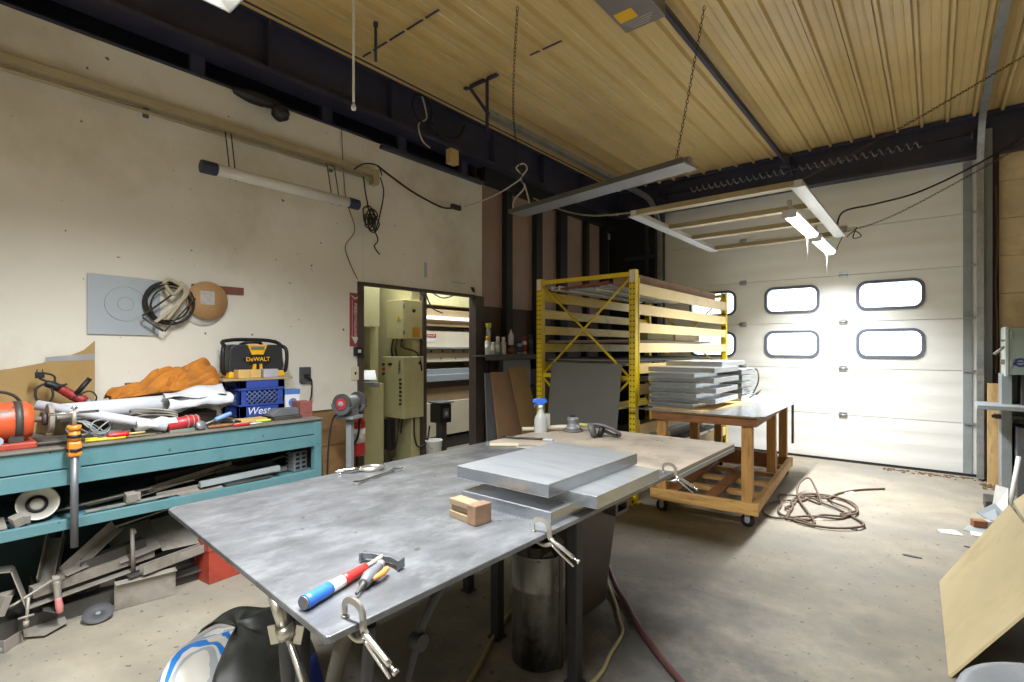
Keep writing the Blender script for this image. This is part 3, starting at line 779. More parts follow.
# red die grinder and hand tools along the bench edge
t = thing('die_grinder', 'red cylindrical die grinder lying among the hand tools', 'die grinder', (-3.56, 1.14, 1.015), math.radians(4))
MB().lathe([(.02, -.09), (.036, -.085), (.038, .05), (.03, .09), (.02, .095)], 18, TR((0, 0, .01), (-PI/2+.1, 0, 0))).build('body', mat('cherry_red', 'b02a30', .4), t)
for yy in (.02, .05, .075): MB().tube([(.041*math.cos(a), yy, .01+.041*math.sin(a)) for a in [k*PI/8 for k in range(16)]], .004, 5, closed=True).build('collar_ring', STEEL, t)
MB().cyl((0, -.09, .02), (0, -.14, .025), .012).build('spindle', STEEL, t)
def handtool(name, p0, p1, r, mh, ms, label, cat, split=.55):
    p0 = Vector(p0); p1 = Vector(p1); t = thing(name, label, cat, tuple(p0)); d = p1-p0
    MB().tube([(0, 0, 0), d*split*.5, d*split], [r*.8, r, r*.85], 10, res=3).build('handle', mh, t)
    MB().cyl(d*split, d, r*.42, r*.35, n=8).build('blade', ms, t)
    return t
handtool('box_cutter', (-3.50, .755, 1.0), (-3.50, .93, 1.0), .016, RED, mat('wood_tip', 'b9a070', .6), 'red handled knife at the bench edge behind the orange clamp', 'knife')
handtool('folding_rule', (-3.50, .66, .985), (-3.49, .98, .985), .009, YEL, mat('olive_strip', '8a8050', .6), 'thin yellow folding rule lying along the bench edge', 'rule')
handtool('scraper', (-3.55, .44, .99), (-3.52, .72, .992), .013, STEELD, YEL, 'dark scraper with a yellow tip lying beside the orange grinder base', 'scraper', .8)
handtool('screwdriver', (-3.56, 1.42, 1.055), (-3.55, 1.24, .995), .017, mat('pale_blue', '6f8fc0', .4), STEEL, 'pale blue handled screwdriver propped on dark pliers', 'screwdriver')
handtool('file_tool', (-3.50, 1.26, .988), (-3.50, 1.53, .99), .011, WOODR, STEEL, 'wooden handled file lying in front of the dark pliers', 'file')
handtool('chisel', (-3.47, 1.40, .985), (-3.47, 1.58, .985), .010, RED, WHITE, 'red and white marker lying at the very edge of the bench', 'marker')
handtool('marker', (-3.56, 1.58, .985), (-3.55, 1.70, .985), .010, mat('lime', 'b4d23c', .5), BLACK, 'lime green marker in front of the blue crate', 'marker', .8)
random.seed(11)
for k, (y, z, lb) in enumerate(((1.30, .995, 'dark grey pliers beside the red die grinder'), (1.43, .992, 'dark pliers nearest the blue crate'))):
    t = thing('pliers', lb, 'pliers', (-3.58, y, z), .25*k)
    for s in (-1, 1): MB().tube([(s*.03, -.09, 0), (s*.018, -.02, .004), (0, .01, .004), (s*-.012, .06, .0)], [.009, .010, .010, .005], 8, res=4).build('handle', BLACK if k else GREYD, t)
    MB().cyl((0, .01, -.008), (0, .01, .014), .012).build('pivot', STEEL, t)
t = thing('caster_wheel', 'small clear plastic wheel lying on the bench beside the die grinder', 'wheel', (-3.50, 1.22, .995))
MB().lathe([(.0, -.01), (.028, -.01), (.03, 0), (.028, .01), (0, .01)], 18, TR((0, 0, .01), (0, 1.1, .3))).build('disc', SMOKE, t)
for k, (a, b, m_, lb) in enumerate(((.72, .86, STEEL, 'flat steel offcut under the plastic pipe end'), (.90, 1.02, STEELD, 'dark steel offcut under the white rag'), (1.06, 1.26, mat('green_wire', '6f7c70', .6), 'greenish flat bracket under the red die grinder'))):
    mb = MB(); mb.box(-3.66, a, .975, -3.52, b, .982+.004*k); mb.box(-3.66, a, .975, -3.65, b, 1.01)
    mb.build('steel_offcut', m_, label=lb, cat='steel offcut', bev=.001)
mb = MB(); random.seed(5)
for k in range(5):
    c = Vector((-3.66+random.uniform(-.03, .05), .66+.03*k, 1.04))
    mb.tube([c+Vector((.03*math.cos(a), .05*math.cos(a+k), .04*math.sin(a))) for a in [i*PI/3 for i in range(6)]], .004, 5, closed=True, res=4)
mb.build('wire_coil', GREYST, label='coil of grey wire behind the orange clamp', cat='wire')
mb = MB()
for k in range(3): mb.tube([(-3.60+.05*math.cos(a), 1.0+.11*math.cos(a+.3*k), 1.06+.02*k+.025*math.sin(a)) for a in [i*PI/4 for i in range(8)]], .005, 5, closed=True, res=3)
mb.build('wire_coil', STEEL, label='coil of bare wire under the thick paper roll', cat='wire')
# pipe clamp hanging on the bench front
t = thing('pipe_clamp', 'orange-jawed pipe clamp hanging from the front edge of the bench', 'clamp', (-3.41, .60, .46))
MB().cyl((0, 0, 0), (0, 0, .50), .017, n=16).build('pipe', mat('grey_pipe', '6e7074', .45, metal=.5), t)
MB().box(-.026, -.028, .465, .026, .028, .545).build('jaw', mat('clamp_orange', 'd9822b', .4), t, bev=.012)
MB().cyl((0, 0, .545), (0, 0, .60), .027, .024, n=14).cyl((0, 0, .60), (0, 0, .625), .029).build('collar', mat('clamp_orange', 'd9822b', .4), t)
for z in (.50, .57): MB().cyl((0, 0, z-.008), (0, 0, z+.008), .0335 if z < .55 else .030, n=14).build('black_band', BLACK, t)
MB().cyl((0, 0, .62), (0, 0, .70), .010, n=10).build('screw', STEEL, t)
MB().cyl((0, -.10, .69), (0, .10, .69), .007, n=8).lathe([(.0, -.016), (.016, 0), (0, .016)], 12, TR((0, 0, .715))).build('handle', CHROME, t)

# blue milk crate, plank, blocks and radio
t = thing('milk_crate', 'blue lattice milk crate with white lettering standing on the bench', 'crate', (-3.99, 1.755, .975))
w_, d_, h_ = .165, .145, .27
mb = MB()
for z0, z1 in ((0, .085), (.215, .27)):
    mb.box(-d_, -w_, z0, -d_+.012, w_, z1); mb.box(d_-.012, -w_, z0, d_, w_, z1)
    mb.box(-d_, -w_, z0, d_, -w_+.012, z1); mb.box(-d_, w_-.012, z0, d_, w_, z1)
for sx in (-1, 1):
    for sy in (-1, 1):
        mb.box(sx*d_, sy*w_, 0, sx*(d_-.014), sy*(w_-.05), .27); mb.box(sx*d_, sy*w_, 0, sx*(d_-.05), sy*(w_-.014), .27)
mb.box(-d_, -w_, 0, d_, w_, .01)
for z in (.085, .20): mb.box(d_-.004, -w_, z, d_+.006, w_, z+.012); mb.box(-d_-.003, -w_-.006, z, d_+.003, -w_+.004, z+.012)
mb.build('body', BLUE, t, bev=.002)
mb = MB()
def lattice(fn, L):
    n_ = 9
    for k in range(-4, n_+4):
        for s in (-1, 1):
            a0 = -L+2*L*k/n_; z0, z1 = .088, .214; dz = z1-z0
            a1 = a0+s*dz*1.1
            lo, hi = -L+.03, L-.03
            pts = []
            for tt in (0, 1):
                pts.append([a0+(a1-a0)*tt, z0+dz*tt])
            (p0, q0), (p1, q1) = pts
            def cut(p0, q0, p1, q1):
                if (p0 < lo and p1 < lo) or (p0 > hi and p1 > hi): return None
                def cl(p, q, po, qo):
                    for lim, sg in ((lo, -1), (hi, 1)):
                        if sg*p > sg*lim:
                            f = (lim-po)/(p-po) if p != po else 0; p, q = lim, qo+(q-qo)*f
                    return p, q
                P0 = cl(p0, q0, p1, q1); P1 = cl(p1, q1, p0, q0); return P0, P1
            r = cut(p0, q0, p1, q1)
            if r: mb.cyl(fn(*r[0]), fn(*r[1]), .0042, n=5)
lattice(lambda a, z: (d_-.006, a, z), w_); lattice(lambda a, z: (a, -w_+.006, z), d_); lattice(lambda a, z: (-d_+.006, a, z), w_); lattice(lambda a, z: (a, w_-.006, z), d_)
mb.build('lattice', mat('crate_blue_pale', '52659f', .45), t)
text('lettering', 'West', .075, LAVA, t, (d_+.001, -.03, .045), ROT_X, .001, .25)
random.seed(21)
MB().box(-.11, -.13, .012, .11, .13, .20).build('crate_contents', mat('dark_contents', '3a3c40', .7, var=.4, scale=14), label=None, parent=t)
MB().box(-4.14, 1.48, 1.247, -3.84, 1.985, 1.264).build('plank', mat('grey_plank', '9c8a68', .7, var=.12), label='thin weathered plank lying across the blue crate', cat='plank', bev=.002)
for (a, b, m_, lb) in ((1.585, 1.665, PLY, 'pale wood block at the front of the plank under the radio, nearer the jacket'), (1.668, 1.745, PLY, 'pale wood block under the radio beside the grey block'), (1.765, 1.875, mat('grey_foam', 'a4a2a8', .7), 'pale grey block under the radio front')):
    MB().box(-3.93, a, 1.2642, -3.845, b, 1.325).build('spacer_block', m_, label=lb, cat='block', bev=.004)
t = thing('jobsite_radio', 'black and yellow jobsite radio with roll-bar handle on the blue crate', 'radio', (-4.04, 1.765, 1.2645))
mb = MB(); mb.prism([(-.20, .02), (.20, .02), (.205, .08), (.195, .225), (.16, .245), (-.16, .245), (-.195, .225), (-.205, .08)], -.085, .085, FACE_X); mb.build('body', mat('radio_black', '26272b', .5), t, bev=.010)
mb = MB(); mb.prism([(-.21, .0), (.21, .0), (.20, .045), (-.20, .045)], -.08, .098, FACE_X); mb.build('bumper', mat('radio_yellow', 'e0aa1c', .45), t, bev=.006)
mb = MB(); mb.prism([(-.075, .245), (.075, .245), (.04, .165), (-.04, .165)], .0, .096, FACE_X); mb.prism([(-.04, .045), (.04, .045), (.03, .11), (-.03, .11)], .0, .096, FACE_X); mb.build('trim_panel', mat('radio_yellow', 'e0aa1c', .45), t, bev=.003)
MB().box(.09, -.05, .205, .099, .05, .232).build('display', mat('display_grey', '6d6c5c', .3), t, bev=.002)
mb = MB(); mb.prism([(.10*math.cos(k*PI/12), .135+.036*math.sin(k*PI/12)) for k in range(24)], .086, .099, FACE_X); mb.build('badge', BLACK, t)
text('maker_name', 'DeWALT', .044, mat('lettering_yellow', 'f0b51e', .5), t, (.1, 0, .134), ROT_X, .0012)
MB().box(.09, -.012, .06, .0985, .012, .10).build('switch', BLACK, t, bev=.002)
for s in (-1, 1):
    MB().tube([(.03, s*.205, .03), (.06, s*.232, .05), (.07, s*.238, .15), (.06, s*.232, .215), (.02, s*.21, .24)], .014, 10, res=5).build('side_bar', BLACK, t)
    MB().tube([(.03, s*.212, .235), (-.02, s*.208, .26), (-.05, s*.17, .274)], .014, 10, res=4).build('bracket', BLACK, t)
MB().tube([(-.03, -.20, .268), (-.04, -.10, .282), (-.04, .10, .282), (-.03, .20, .268)], .014, 10, res=5).build('handle', BLACK, t)
MB().tube([(-.02, -.08, .245), (.02, -.04, .262), (.02, .04, .262), (-.02, .08, .245)], .012, 8, res=4).build('antenna_guard', BLACK, t)
# dark wedge, rusty pad, can, lamp of clutter to the crate's far side
mb = MB(); mb.prism([(-.10, 0), (.10, 0), (.10, .05), (-.045, .05), (-.10, .02)], -.05, .05, Matrix.Translation((-3.62, 1.79, 1.0)) @ FACE_X)
mb.build('sanding_block', GREYD, label='dark grey rubber wedge lying in front of the blue crate', cat='block', bev=.004)
mb = MB(); mb.box(-3.72, 1.70, .975, -3.54, 1.90, .999)
mb.build('steel_offcut', STEELD, label='dark scrap plate under the rubber wedge', cat='steel offcut', bev=.002)
mb = MB(); mb.box(-3.72, 1.50, .975, -3.60, 1.68, .995); mb.build('wood_offcut', PLY, label='flat wood scrap at the foot of the blue crate', cat='wood')
mb = MB()
for k in range(8): mb.box(-3.70, 1.905, .976+k*.0142, -3.58, 2.0, .976+k*.0142+.0125)
mb.build('sandpaper_stack', mat('rust_red', '8a5048', .8, var=.15, scale=10), label='squat stack of rust red sanding sheets at the end of the bench', cat='sandpaper')
t = thing('tissue_box', 'small white and blue box standing behind the rust red sanding sheets', 'box', (-3.90, 1.99, .975))
MB().box(-.04, -.06, 0, .05, .055, .185).build('carton', WHITE, t, bev=.003)
MB().box(-.042, -.062, .15, .052, .057, .187).build('blue_band', mat('carton_blue', '4a74b8', .5), t)
MB().cyl((.051, 0, .085), (.052, 0, .085), .035).build('print', mat('carton_blue', '4a74b8', .5), t)
MB().box(-4.13, 1.94, .975, -4.0, 2.0, 1.23).build('wood_offcut', WOOD, label='upright wood scrap wedged between the crate and the wall', cat='wood', bev=.004)
# --- on the bench shelf
t = thing('steel_dish', 'round white dished bell lying on its edge on the bench shelf', 'dish', (-3.56, .48, .60))
M = TR((0, 0, .082), (0, math.radians(68), 0))
MB().lathe([(.0, -.02), (.03, -.02), (.036, -.03), (.045, -.03), (.06, -.005), (.082, .012), (.086, .016), (.086, .02), (.08, .018), (.058, .0), (.044, -.02)], 32, M).build('rim', mat('pale_bell', 'b5b1a6', .4, metal=.2), t)
MB().lathe([(0, .0), (.022, -.002), (.03, -.014), (.032, -.022)], 24, M).build('hub', mat('pale_hub', 'c5c2b8', .4), t)
MB().lathe([(.032, -.016), (.044, -.016), (.044, -.012), (.032, -.012)], 28, M).build('ring', BLACK, t)
sh = [
 ('angle_bar', (-3.60, .87, .62), (-3.66, 1.47, .70), .035, 'L', STEEL, 'long angle bar propped up along the bench shelf'),
 ('steel_tube', (-3.52, 1.22, .635), (-3.52, 1.72, .65), .034, 'T', GREYST, 'grey steel tube at the shelf edge, nearest the finned casting'),
 ('flat_bar', (-3.60, .56, .62), (-3.58, .98, .655), .03, 'F', STEEL, 'flat bar behind the white dish on the shelf'),
 ('flat_bar', (-3.50, .66, .608), (-3.50, 1.05, .612), .03, 'F', STEEL, 'flat bar lying flat at the shelf edge under the angle bar'),
 ('flat_bar', (-3.72, .95, .61), (-3.70, 1.60, .64), .04, 'F', STEELD, 'dark flat bar deep on the shelf behind the angle bar'),
 ('angle_bar', (-3.54, 1.0, .61), (-3.54, 1.22, .615), .03, 'L', STEEL, 'short angle bar in the middle of the shelf edge'),
 ('steel_tube', (-3.75, 1.2, .62), (-3.75, 1.8, .63), .03, 'T', STEELD, 'dark tube at the back of the shelf'),
]
def bar(name, p0, p1, s, kind, m, label, cat, group=None):
    p0 = Vector(p0); p1 = Vector(p1); d = (p1-p0); L = d.length; d.normalize()
    up = Vector((0, 0, 1)); side = d.cross(up).normalized(); up = side.cross(d)
    M = Matrix(((side.x, up.x, d.x, p0.x), (side.y, up.y, d.y, p0.y), (side.z, up.z, d.z, p0.z), (0, 0, 0, 1)))
    h = s/2; q = .005
    mb = MB()
    if kind == 'L': mb.prism([(-h, -h), (h, -h), (h, -h+q), (-h+q, -h+q), (-h+q, h), (-h, h)], 0, L, M)
    elif kind == 'F': mb.prism([(-h, -.004), (h, -.004), (h, .004), (-h, .004)], 0, L, M)
    elif kind == 'U': mb.prism([(-h, -h), (h, -h), (h, h), (h-q, h), (h-q, -h+q), (-h+q, -h+q), (-h+q, h), (-h, h)], 0, L, M)
    else: mb.holes([(-h, -h), (h, -h), (h, h), (-h, h)], [[(-h+q, -h+q), (-h+q, h-q), (h-q, h-q), (h-q, -h+q)]], L, M)
    return mb.build(name, m, label=label, cat=cat, group=group, bev=.001)
shelf_more = [('flat_bar', (-3.68, .70, .60), (-3.62, 1.22, .652), .05, 'F', STEEL, 'pale flat bar on the shelf just behind the grey steel block'),
 ('angle_bar', (-3.74, 1.05, .66), (-3.70, 1.62, .72), .04, 'L', STEELD, 'dark angle bar propped highest at the back of the shelf'),
 ('steel_tube', (-3.66, 1.36, .665), (-3.66, 1.74, .672), .03, 'T', STEELD, 'dark tube lying behind the grey steel tube on the shelf'),
 ('flat_bar', (-3.49, 1.36, .606), (-3.50, 1.66, .608), .04, 'F', STEELD, 'dark flat bar at the very shelf edge before the grey tube'),
 ('flat_bar', (-3.62, .28, .61), (-3.60, .66, .63), .04, 'F', STEELD, 'dark flat bar behind the folded bracket near the white dish'),
 ('steel_channel', (-3.60, 1.56, .615), (-3.62, 1.82, .615), .03, 'U', STEEL, 'short channel lying beside the finned casting'),
 ('flat_bar', (-3.70, 1.62, .66), (-3.70, 1.84, .69), .04, 'F', STEEL, 'short flat bar propped behind the finned casting')]
sh += shelf_more
for n_, a, b, s, k, m_, lb in sh: bar(n_, a, b, s, k, m_, lb, 'metal bar')
t = thing('finned_casting', 'grey finned casting with two rows of slots at the end of the bench shelf', 'casting', (-3.58, 1.885, .592), .2)
MB().box(-.035, -.055, 0, .035, .055, .145).build('block', SMOKE, t, bev=.006)
for r in range(4):
    for s in (-1, 1): MB().box(.03, s*.026-.016, .018+r*.032, .0365, s*.026+.016, .036+r*.032).build('slot', BLACK, t)
mb = MB()
for k in range(5): mb.box(-.05, -.06, .012+k*.028, .02, .06, .022+k*.028)
mb.build('fin', SMOKE, t)
for (y, z, r, lb) in ((.40, .60, .3, 'small folded grey bracket at the shelf edge under the orange grinder'), (.86, .612, 0, 'small grey steel block standing on the shelf under the wire coil')):
    mb = MB(); mb.cbox((-3.50, y, z+.03), (.05, .05, .05), (r, .2, r)); mb.cbox((-3.49, y+.03, z+.03), (.02, .03, .045), (0, r, 0))
    mb.build('steel_bracket', STEEL, label=lb, cat='bracket', bev=.002)
mb = MB(); mb.quad([(-3.60, .12, .610), (-3.48, .14, .608), (-3.48, .36, .608), (-3.60, .36, .636)], .006)
mb.build('steel_offcut', STEEL, label='ridged grey offcut at the near end of the bench shelf', cat='steel offcut')
mb = MB(); mb.quad([(-3.64, 1.08, .60), (-3.48, 1.10, .602), (-3.48, 1.34, .602), (-3.64, 1.36, .62)], .006); mb.build('steel_plate', STEEL, label='bent pale plate on the shelf under the angle bar end', cat='steel plate')

# --- scrap on the floor under the bench (front to back)
def piece(name, quads, th, m, label, cat='steel scrap', bev=.0015):
    mb = MB()
    for q in quads: mb.quad(q, th)
    return mb.build(name, m, label=label, cat=cat, bev=bev)
piece('steel_channel', [[(-3.56, .80, .002), (-3.52, 1.09, .002), (-3.52, 1.09, .165), (-3.56, .80, .165)], [(-3.56, .80, .006), (-3.52, 1.09, .006), (-3.60, 1.10, .006), (-3.64, .81, .006)], [(-3.56, .80, .16), (-3.53, .80, .155), (-3.49, 1.09, .155), (-3.52, 1.09, .16)]], .005, STEEL, 'wide grey steel channel standing on edge under the bench')
piece('steel_tray', [[(-3.62, .60, .004), (-3.56, .80, .004), (-3.72, .84, .004), (-3.78, .64, .004)], [(-3.78, .64, .004), (-3.72, .84, .004), (-3.72, .84, .12), (-3.78, .64, .12)]], .005, STEEL, 'open steel tray behind the black grinding disc')
mb = MB(); M = TR((-3.52, .72, .035), (.10, .40, 0)); mb.lathe([(.012, -.004), (.068, -.004), (.070, 0), (.068, .004), (.012, .004)], 32, M, ring=True)
o = mb.build('grinding_disc', mat('disc_grey', '47474a', .7), label='black grinding disc lying on the floor under the bench', cat='grinding disc')
MB().lathe([(.012, .0042), (.022, .0046), (.022, .0042)], 24, TR((0, 0, .0), (.10, .40, 0))).build('centre_label', ZINC, o).location = (0, 0, .027)
piece('steel_plate', [[(-3.56, .43, .02), (-3.50, .50, .02), (-3.56, .60, .025), (-3.72, .60, .03), (-3.72, .44, .03)]], .006, STEEL, 'pointed grey plate flat on the floor beside the steel tray')
piece('angle_bracket', [[(-3.55, .30, .002), (-3.48, .35, .002), (-3.48, .35, .06), (-3.55, .30, .06)], [(-3.48, .35, .002), (-3.55, .42, .002), (-3.55, .42, .06), (-3.48, .35, .06)]], .005, STEEL, 'small folded angle bracket on the floor nearest the grey hose ring')
piece('steel_plate', [[(-3.55, .50, .13), (-3.52, .56, .10), (-3.66, .60, .10), (-3.70, .52, .13)]], .006, STEELD, 'dark square plate propped behind the pointed plate')
bar('flat_bar', (-3.58, .44, .155), (-3.66, 1.12, .19), .05, 'F', STEEL, 'long flat bar resting across the scrap under the bench', 'metal bar')
bar('steel_tube', (-3.60, .46, .22), (-3.70, 1.02, .235), .055, 'T', STEEL, 'square steel tube lying over the flat bar under the bench', 'metal bar')
bar('angle_bar', (-3.62, .60, .27), (-3.76, .86, .43), .06, 'L', STEEL, 'angle bar sticking up out of the scrap under the bench', 'metal bar')
bar('steel_channel', (-3.66, .53, .24), (-3.86, .60, .42), .075, 'U', STEEL, 'steel channel tilted up against the back of the scrap pile', 'metal bar')
piece('angle_bracket', [[(-3.52, .43, .17), (-3.56, .38, .36), (-3.66, .40, .36), (-3.62, .45, .17)], [(-3.56, .38, .36), (-3.58, .30, .37), (-3.68, .32, .37), (-3.66, .40, .36)]], .006, STEEL, 'large bent bracket at the near end of the scrap pile')
piece('steel_block', [[(-3.60, .30, .17), (-3.52, .33, .17), (-3.52, .36, .26), (-3.60, .33, .26)], [(-3.60, .33, .26), (-3.52, .36, .26), (-3.60, .40, .26)]], .03, STEEL, 'blocky grey offcut at the near edge of the scrap pile')
piece('steel_plate', [[(-3.66, .56, .27), (-3.58, .60, .265), (-3.62, .70, .275), (-3.70, .66, .28)]], .006, STEEL, 'small plate with a cut corner lying on the square tube')
piece('steel_plate', [[(-3.62, .84, .24), (-3.66, 1.10, .27), (-3.92, 1.06, .38), (-3.90, .82, .36)]], .006, STEEL, 'wide grey sheet sloping at the back of the scrap pile')
piece('steel_plate', [[(-3.62, 1.05, .25), (-3.60, 1.36, .24), (-3.86, 1.36, .40), (-3.88, 1.06, .38)]], .006, STEEL, 'notched grey sheet sloping near the red toolbox')
bar('steel_channel', (-3.53, .92, .20), (-3.60, 1.44, .23), .05, 'U', STEEL, 'pale steel channel lying above the wide channel', 'metal bar')
bar('flat_bar', (-3.55, .86, .175), (-3.60, 1.40, .19), .05, 'F', STEELD, 'dark flat bar under the pale steel channel', 'metal bar')
bar('steel_channel', (-3.66, .66, .27), (-3.72, .98, .30), .06, 'U', STEELD, 'dark channel between the angle bar and the wide sheet', 'metal bar')
bar('flat_bar', (-3.64, 1.10, .06), (-3.60, 1.44, .08), .06, 'F', STEELD, 'dark bar on the floor behind the wide channel', 'metal bar')
mb = MB().cyl((-3.60, .90, .17), (-3.59, .89, .44), .011, n=8).cyl((-3.60, .90, .40), (-3.594, .894, .43), .015, n=8)
mb.build('threaded_rod', STEEL, label='thin upright rod standing in the scrap under the bench', cat='rod')
mb = MB().tube([(-3.72, .84, .43), (-3.80, 1.35, .48)], .006, 6); mb.build('wire_rod', STEEL, label='thin straight wire across the back of the scrap pile', cat='rod')
t = thing('locking_clamp', 'locking clamp with a faded pink grip in the scrap pile', 'clamp', (-3.53, .555, .10))
MB().tube([(-.02, 0, .16), (-.01, .0, .12), (0, 0, .07)], [.02, .016, .014], 10, res=3).build('body', STEEL, t)
MB().tube([(0, 0, .08), (.005, .005, .03), (.005, .008, .0)], [.014, .017, .013], 10, res=3).build('grip', PINK, t)
MB().cyl((-.03, -.02, .17), (-.03, .03, .17), .02).tube([(-.02, -.02, .17), (-.02, -.16, .10), (-.02, -.20, .09)], .007, 6).build('arm', STEEL, t)
t = thing('f_clamp', 'thin upright screw clamp at the near end of the scrap pile', 'clamp', (-3.50, .43, .09))
MB().cyl((0, 0, 0), (-.01, .01, .14), .007, n=8).cyl((0, 0, .0), (0, 0, .03), .012, n=8).build('screw', STEEL, t)
MB().cyl((0, -.03, .05), (0, .03, .05), .006, n=6).build('handle', STEEL, t)
MB().box(-3.80, .32, .0, -3.64, 1.36, .09).box(-3.92, .5, .09, -3.74, 1.3, .20).build('steel_plate', STEELD, label='dark plates stacked beneath the scrap pile under the bench', cat='steel plate')
t = thing('red_toolbox', 'worn red metal toolbox on the floor between the bench and the steel table', 'toolbox', (-3.56, 1.38, 0), math.radians(6))
MB().box(-.14, -.12, 0, .05, .20, .255).build('body', REDD, t, bev=.004)
MB().box(-.145, -.125, .205, .055, .205, .262).build('lid', REDD, t, bev=.003)
mb = MB().tube([(-3.40+.075*math.cos(a), .245+.075*math.sin(a), .055+.03*math.cos(a)) for a in [k*PI/8 for k in range(16)]], .018, 8, closed=True)
mb.build('hose_ring', GREYST, label='grey ring of hose on the floor at the near end of the bench', cat='ring')

# --- things on the painted wall
W = -4.2
leanquad('steel_sheet', [(-4.187, .80, 1.573), (-4.187, 1.195, 1.568), (-4.187, 1.205, 1.955), (-4.187, .80, 1.965)], .004, ZINC, 'pale grey sheet with scribed circles hung on the painted wall', 'metal sheet')
sh_ = [o for o in bpy.data.objects if o.name == 'steel_sheet'][0]
for r in (.045, .115):
    MB().tube([(.0035, r*math.cos(a), .21+r*math.sin(a)) for a in [k*PI/16 for k in range(32)]], .0007, 4, closed=True).build('scribed_circle', STEELD, sh_)
mb = MB()
for k, (r, dy, dz) in enumerate(((.150, 0, 0), (.142, .01, -.01), (.135, -.008, .008), (.146, .012, .006), (.128, .015, -.02))):
    mb.tube([(-4.165+.007*k, 1.245+dy+r*math.cos(a), 1.80+dz+r*math.sin(a)) for a in [i*PI/12 for i in range(24)]], .0055, 6, closed=True)
mb.build('cable_coil', CORDB, label='coil of black cable hung over the corner of the grey sheet', cat='cable')
mb = MB()
for pts in ([(1.20, 1.93), (1.24, 1.96), (1.33, 1.90), (1.30, 1.80), (1.22, 1.68)], [(1.30, 1.95), (1.35, 1.88), (1.24, 1.74), (1.15, 1.66)], [(1.21, 1.92), (1.26, 1.86), (1.32, 1.93)]):
    mb.tube([(-4.115, y, z) for y, z in pts], .013, 6, res=5)
mb.build('welding_cable', mat('pale_cable', 'b3a890', .7), label='bundle of beige cable clips hung inside the black coil', cat='cable')
mb = MB()
for pts in ([(1.08, 1.70), (1.30, 1.90), (1.40, 1.84), (1.21, 1.60), (1.08, 1.69)], [(1.09, 1.68), (1.20, 1.60)]):
    mb.tube([(-4.12, y, z) for y, z in pts], .007, 5)
mb.build('wire_frame_hook', STEELD, label='bent wire frame hung across the black cable coil', cat='hook')
MB().lathe([(0, 0), (.145, 0), (.147, .006), (.145, .012), (0, .012)], 40, TR((-4.20, 1.475, 1.795), (0, PI/2, 0))).build('round_disc', WHITE, label='white round disc on the wall behind the wooden disc', cat='disc')
t = thing('wooden_disc', 'round wooden disc with a stapled note hung on the painted wall', 'disc', (-4.17, 1.495, 1.835))
MB().lathe([(0, 0), (.14, 0), (.142, .008), (.14, .016), (0, .016)], 40, TR((0, 0, 0), (0, PI/2, 0))).build('board', CORK, t)
MB().box(.016, -.05, -.03, .019, .045, .07).build('paper_note', mat('grey_note', 'b4b0ac', .7, var=.2, scale=30), t)
MB().box(-4.198, 1.40, 1.90, -4.185, 1.765, 1.955).build('wood_strip', mat('red_brown_strip', '7d4c40', .6), label='thin red-brown strip on the wall behind the wooden disc', cat='strip', bev=.002)
t = thing('wall_outlet', 'dark outlet box with a plugged-in cord on the wall past the radio', 'outlet', (-4.20, 2.27, 1.21))
MB().box(0, -.045, -.02, .04, .045, .11).build('box', mat('outlet_grey', '4a4b4d', .5), t, bev=.004)
MB().box(.035, -.02, .02, .06, .02, .05).build('plug', BLACK, t, bev=.005)
MB().tube([(.055, .0, .03), (.07, .03, .0), (.05, .045, -.08), (.05, .035, -.16), (.05, .01, -.23)], .007, 6, res=6).build('cord', CORDB, t)
MB().box(-4.20, 1.02, 1.10, -4.17, 1.10, 1.245).box(-4.2, 1.0, 1.225, -4.165, 1.12, 1.25).build('wall_bracket', GREYD, label='small grey bracket on the wall just above the jacket sleeve', cat='bracket', bev=.003)
MB().tube([(-4.19, .30, 1.80), (-4.15, .32, 1.80), (-4.13, .335, 1.77), (-4.14, .34, 1.73), (-4.17, .325, 1.72)], .006, 6, res=4).build('wall_hook', BLKST, label='dark wire hook on the bare wall above the tan cardboard sheet', cat='hook')
t = thing('fire_sign', 'tall narrow red fire extinguisher sign with a white arrow beside the doorway', 'sign', (-4.199, 2.775, 1.50))
MB().box(0, -.058, 0, .004, .058, .50).build('plate', mat('sign_red', '9c4048', .5, var=.08), t)
text('lettering', 'FIRE', .05, LAVA, t, (.005, .0, .36), (0, PI/2, 0), .0006)
E2 = text('lettering', 'EXTINGUISHER', .034, LAVA, t, (.005, -.0, .20), (0, PI/2, 0), .0006, sx=1.0)
mb = MB()
for s in (-1, 1): mb.box(.004, s*.033-.0015, .10, .006, s*.033+.0015, .44)
mb.prism([(-.045, .10), (.0, .02), (.045, .10), (.02, .088), (-.02, .088)], .004, .006, FACE_X)
mb.prism([(-.045, .48), (.0, .455), (.045, .48), (.045, .47), (0, .44), (-.045, .47)], .004, .006, FACE_X)
mb.build('arrow', LAVA, t)
t = thing('switch_box', 'small black switch box under the red sign', 'switch', (-4.2, 2.79, 1.41)); MB().box(0, -.035, 0, .05, .04, .085).build('box', BLACK, t, bev=.006); MB().box(.05, -.015, .03, .056, .015, .06).build('button', LAVA, t)
t = thing('light_switch', 'cream light switch plate on the wall beside the doorway', 'switch', (-4.2, 2.77, 1.185)); MB().box(0, -.04, 0, .012, .04, .125).build('plate', mat('cream_plate', 'd8cfb4', .5), t, bev=.003); MB().box(.012, -.006, .05, .024, .006, .075).build('toggle', BLACK, t, bev=.002)
for (y, z, w_, h_, lb) in ((3.62, 2.24, .04, .16, 'small pale tag stuck on the painted board above the doorway'), (4.02, 2.225, .22, .014, 'thin white strip stuck above the doorway')):
    MB().box(-4.2, y, z, -4.196, y+w_, z+h_).build('wall_tag', ZINC, label=lb, cat='tag')
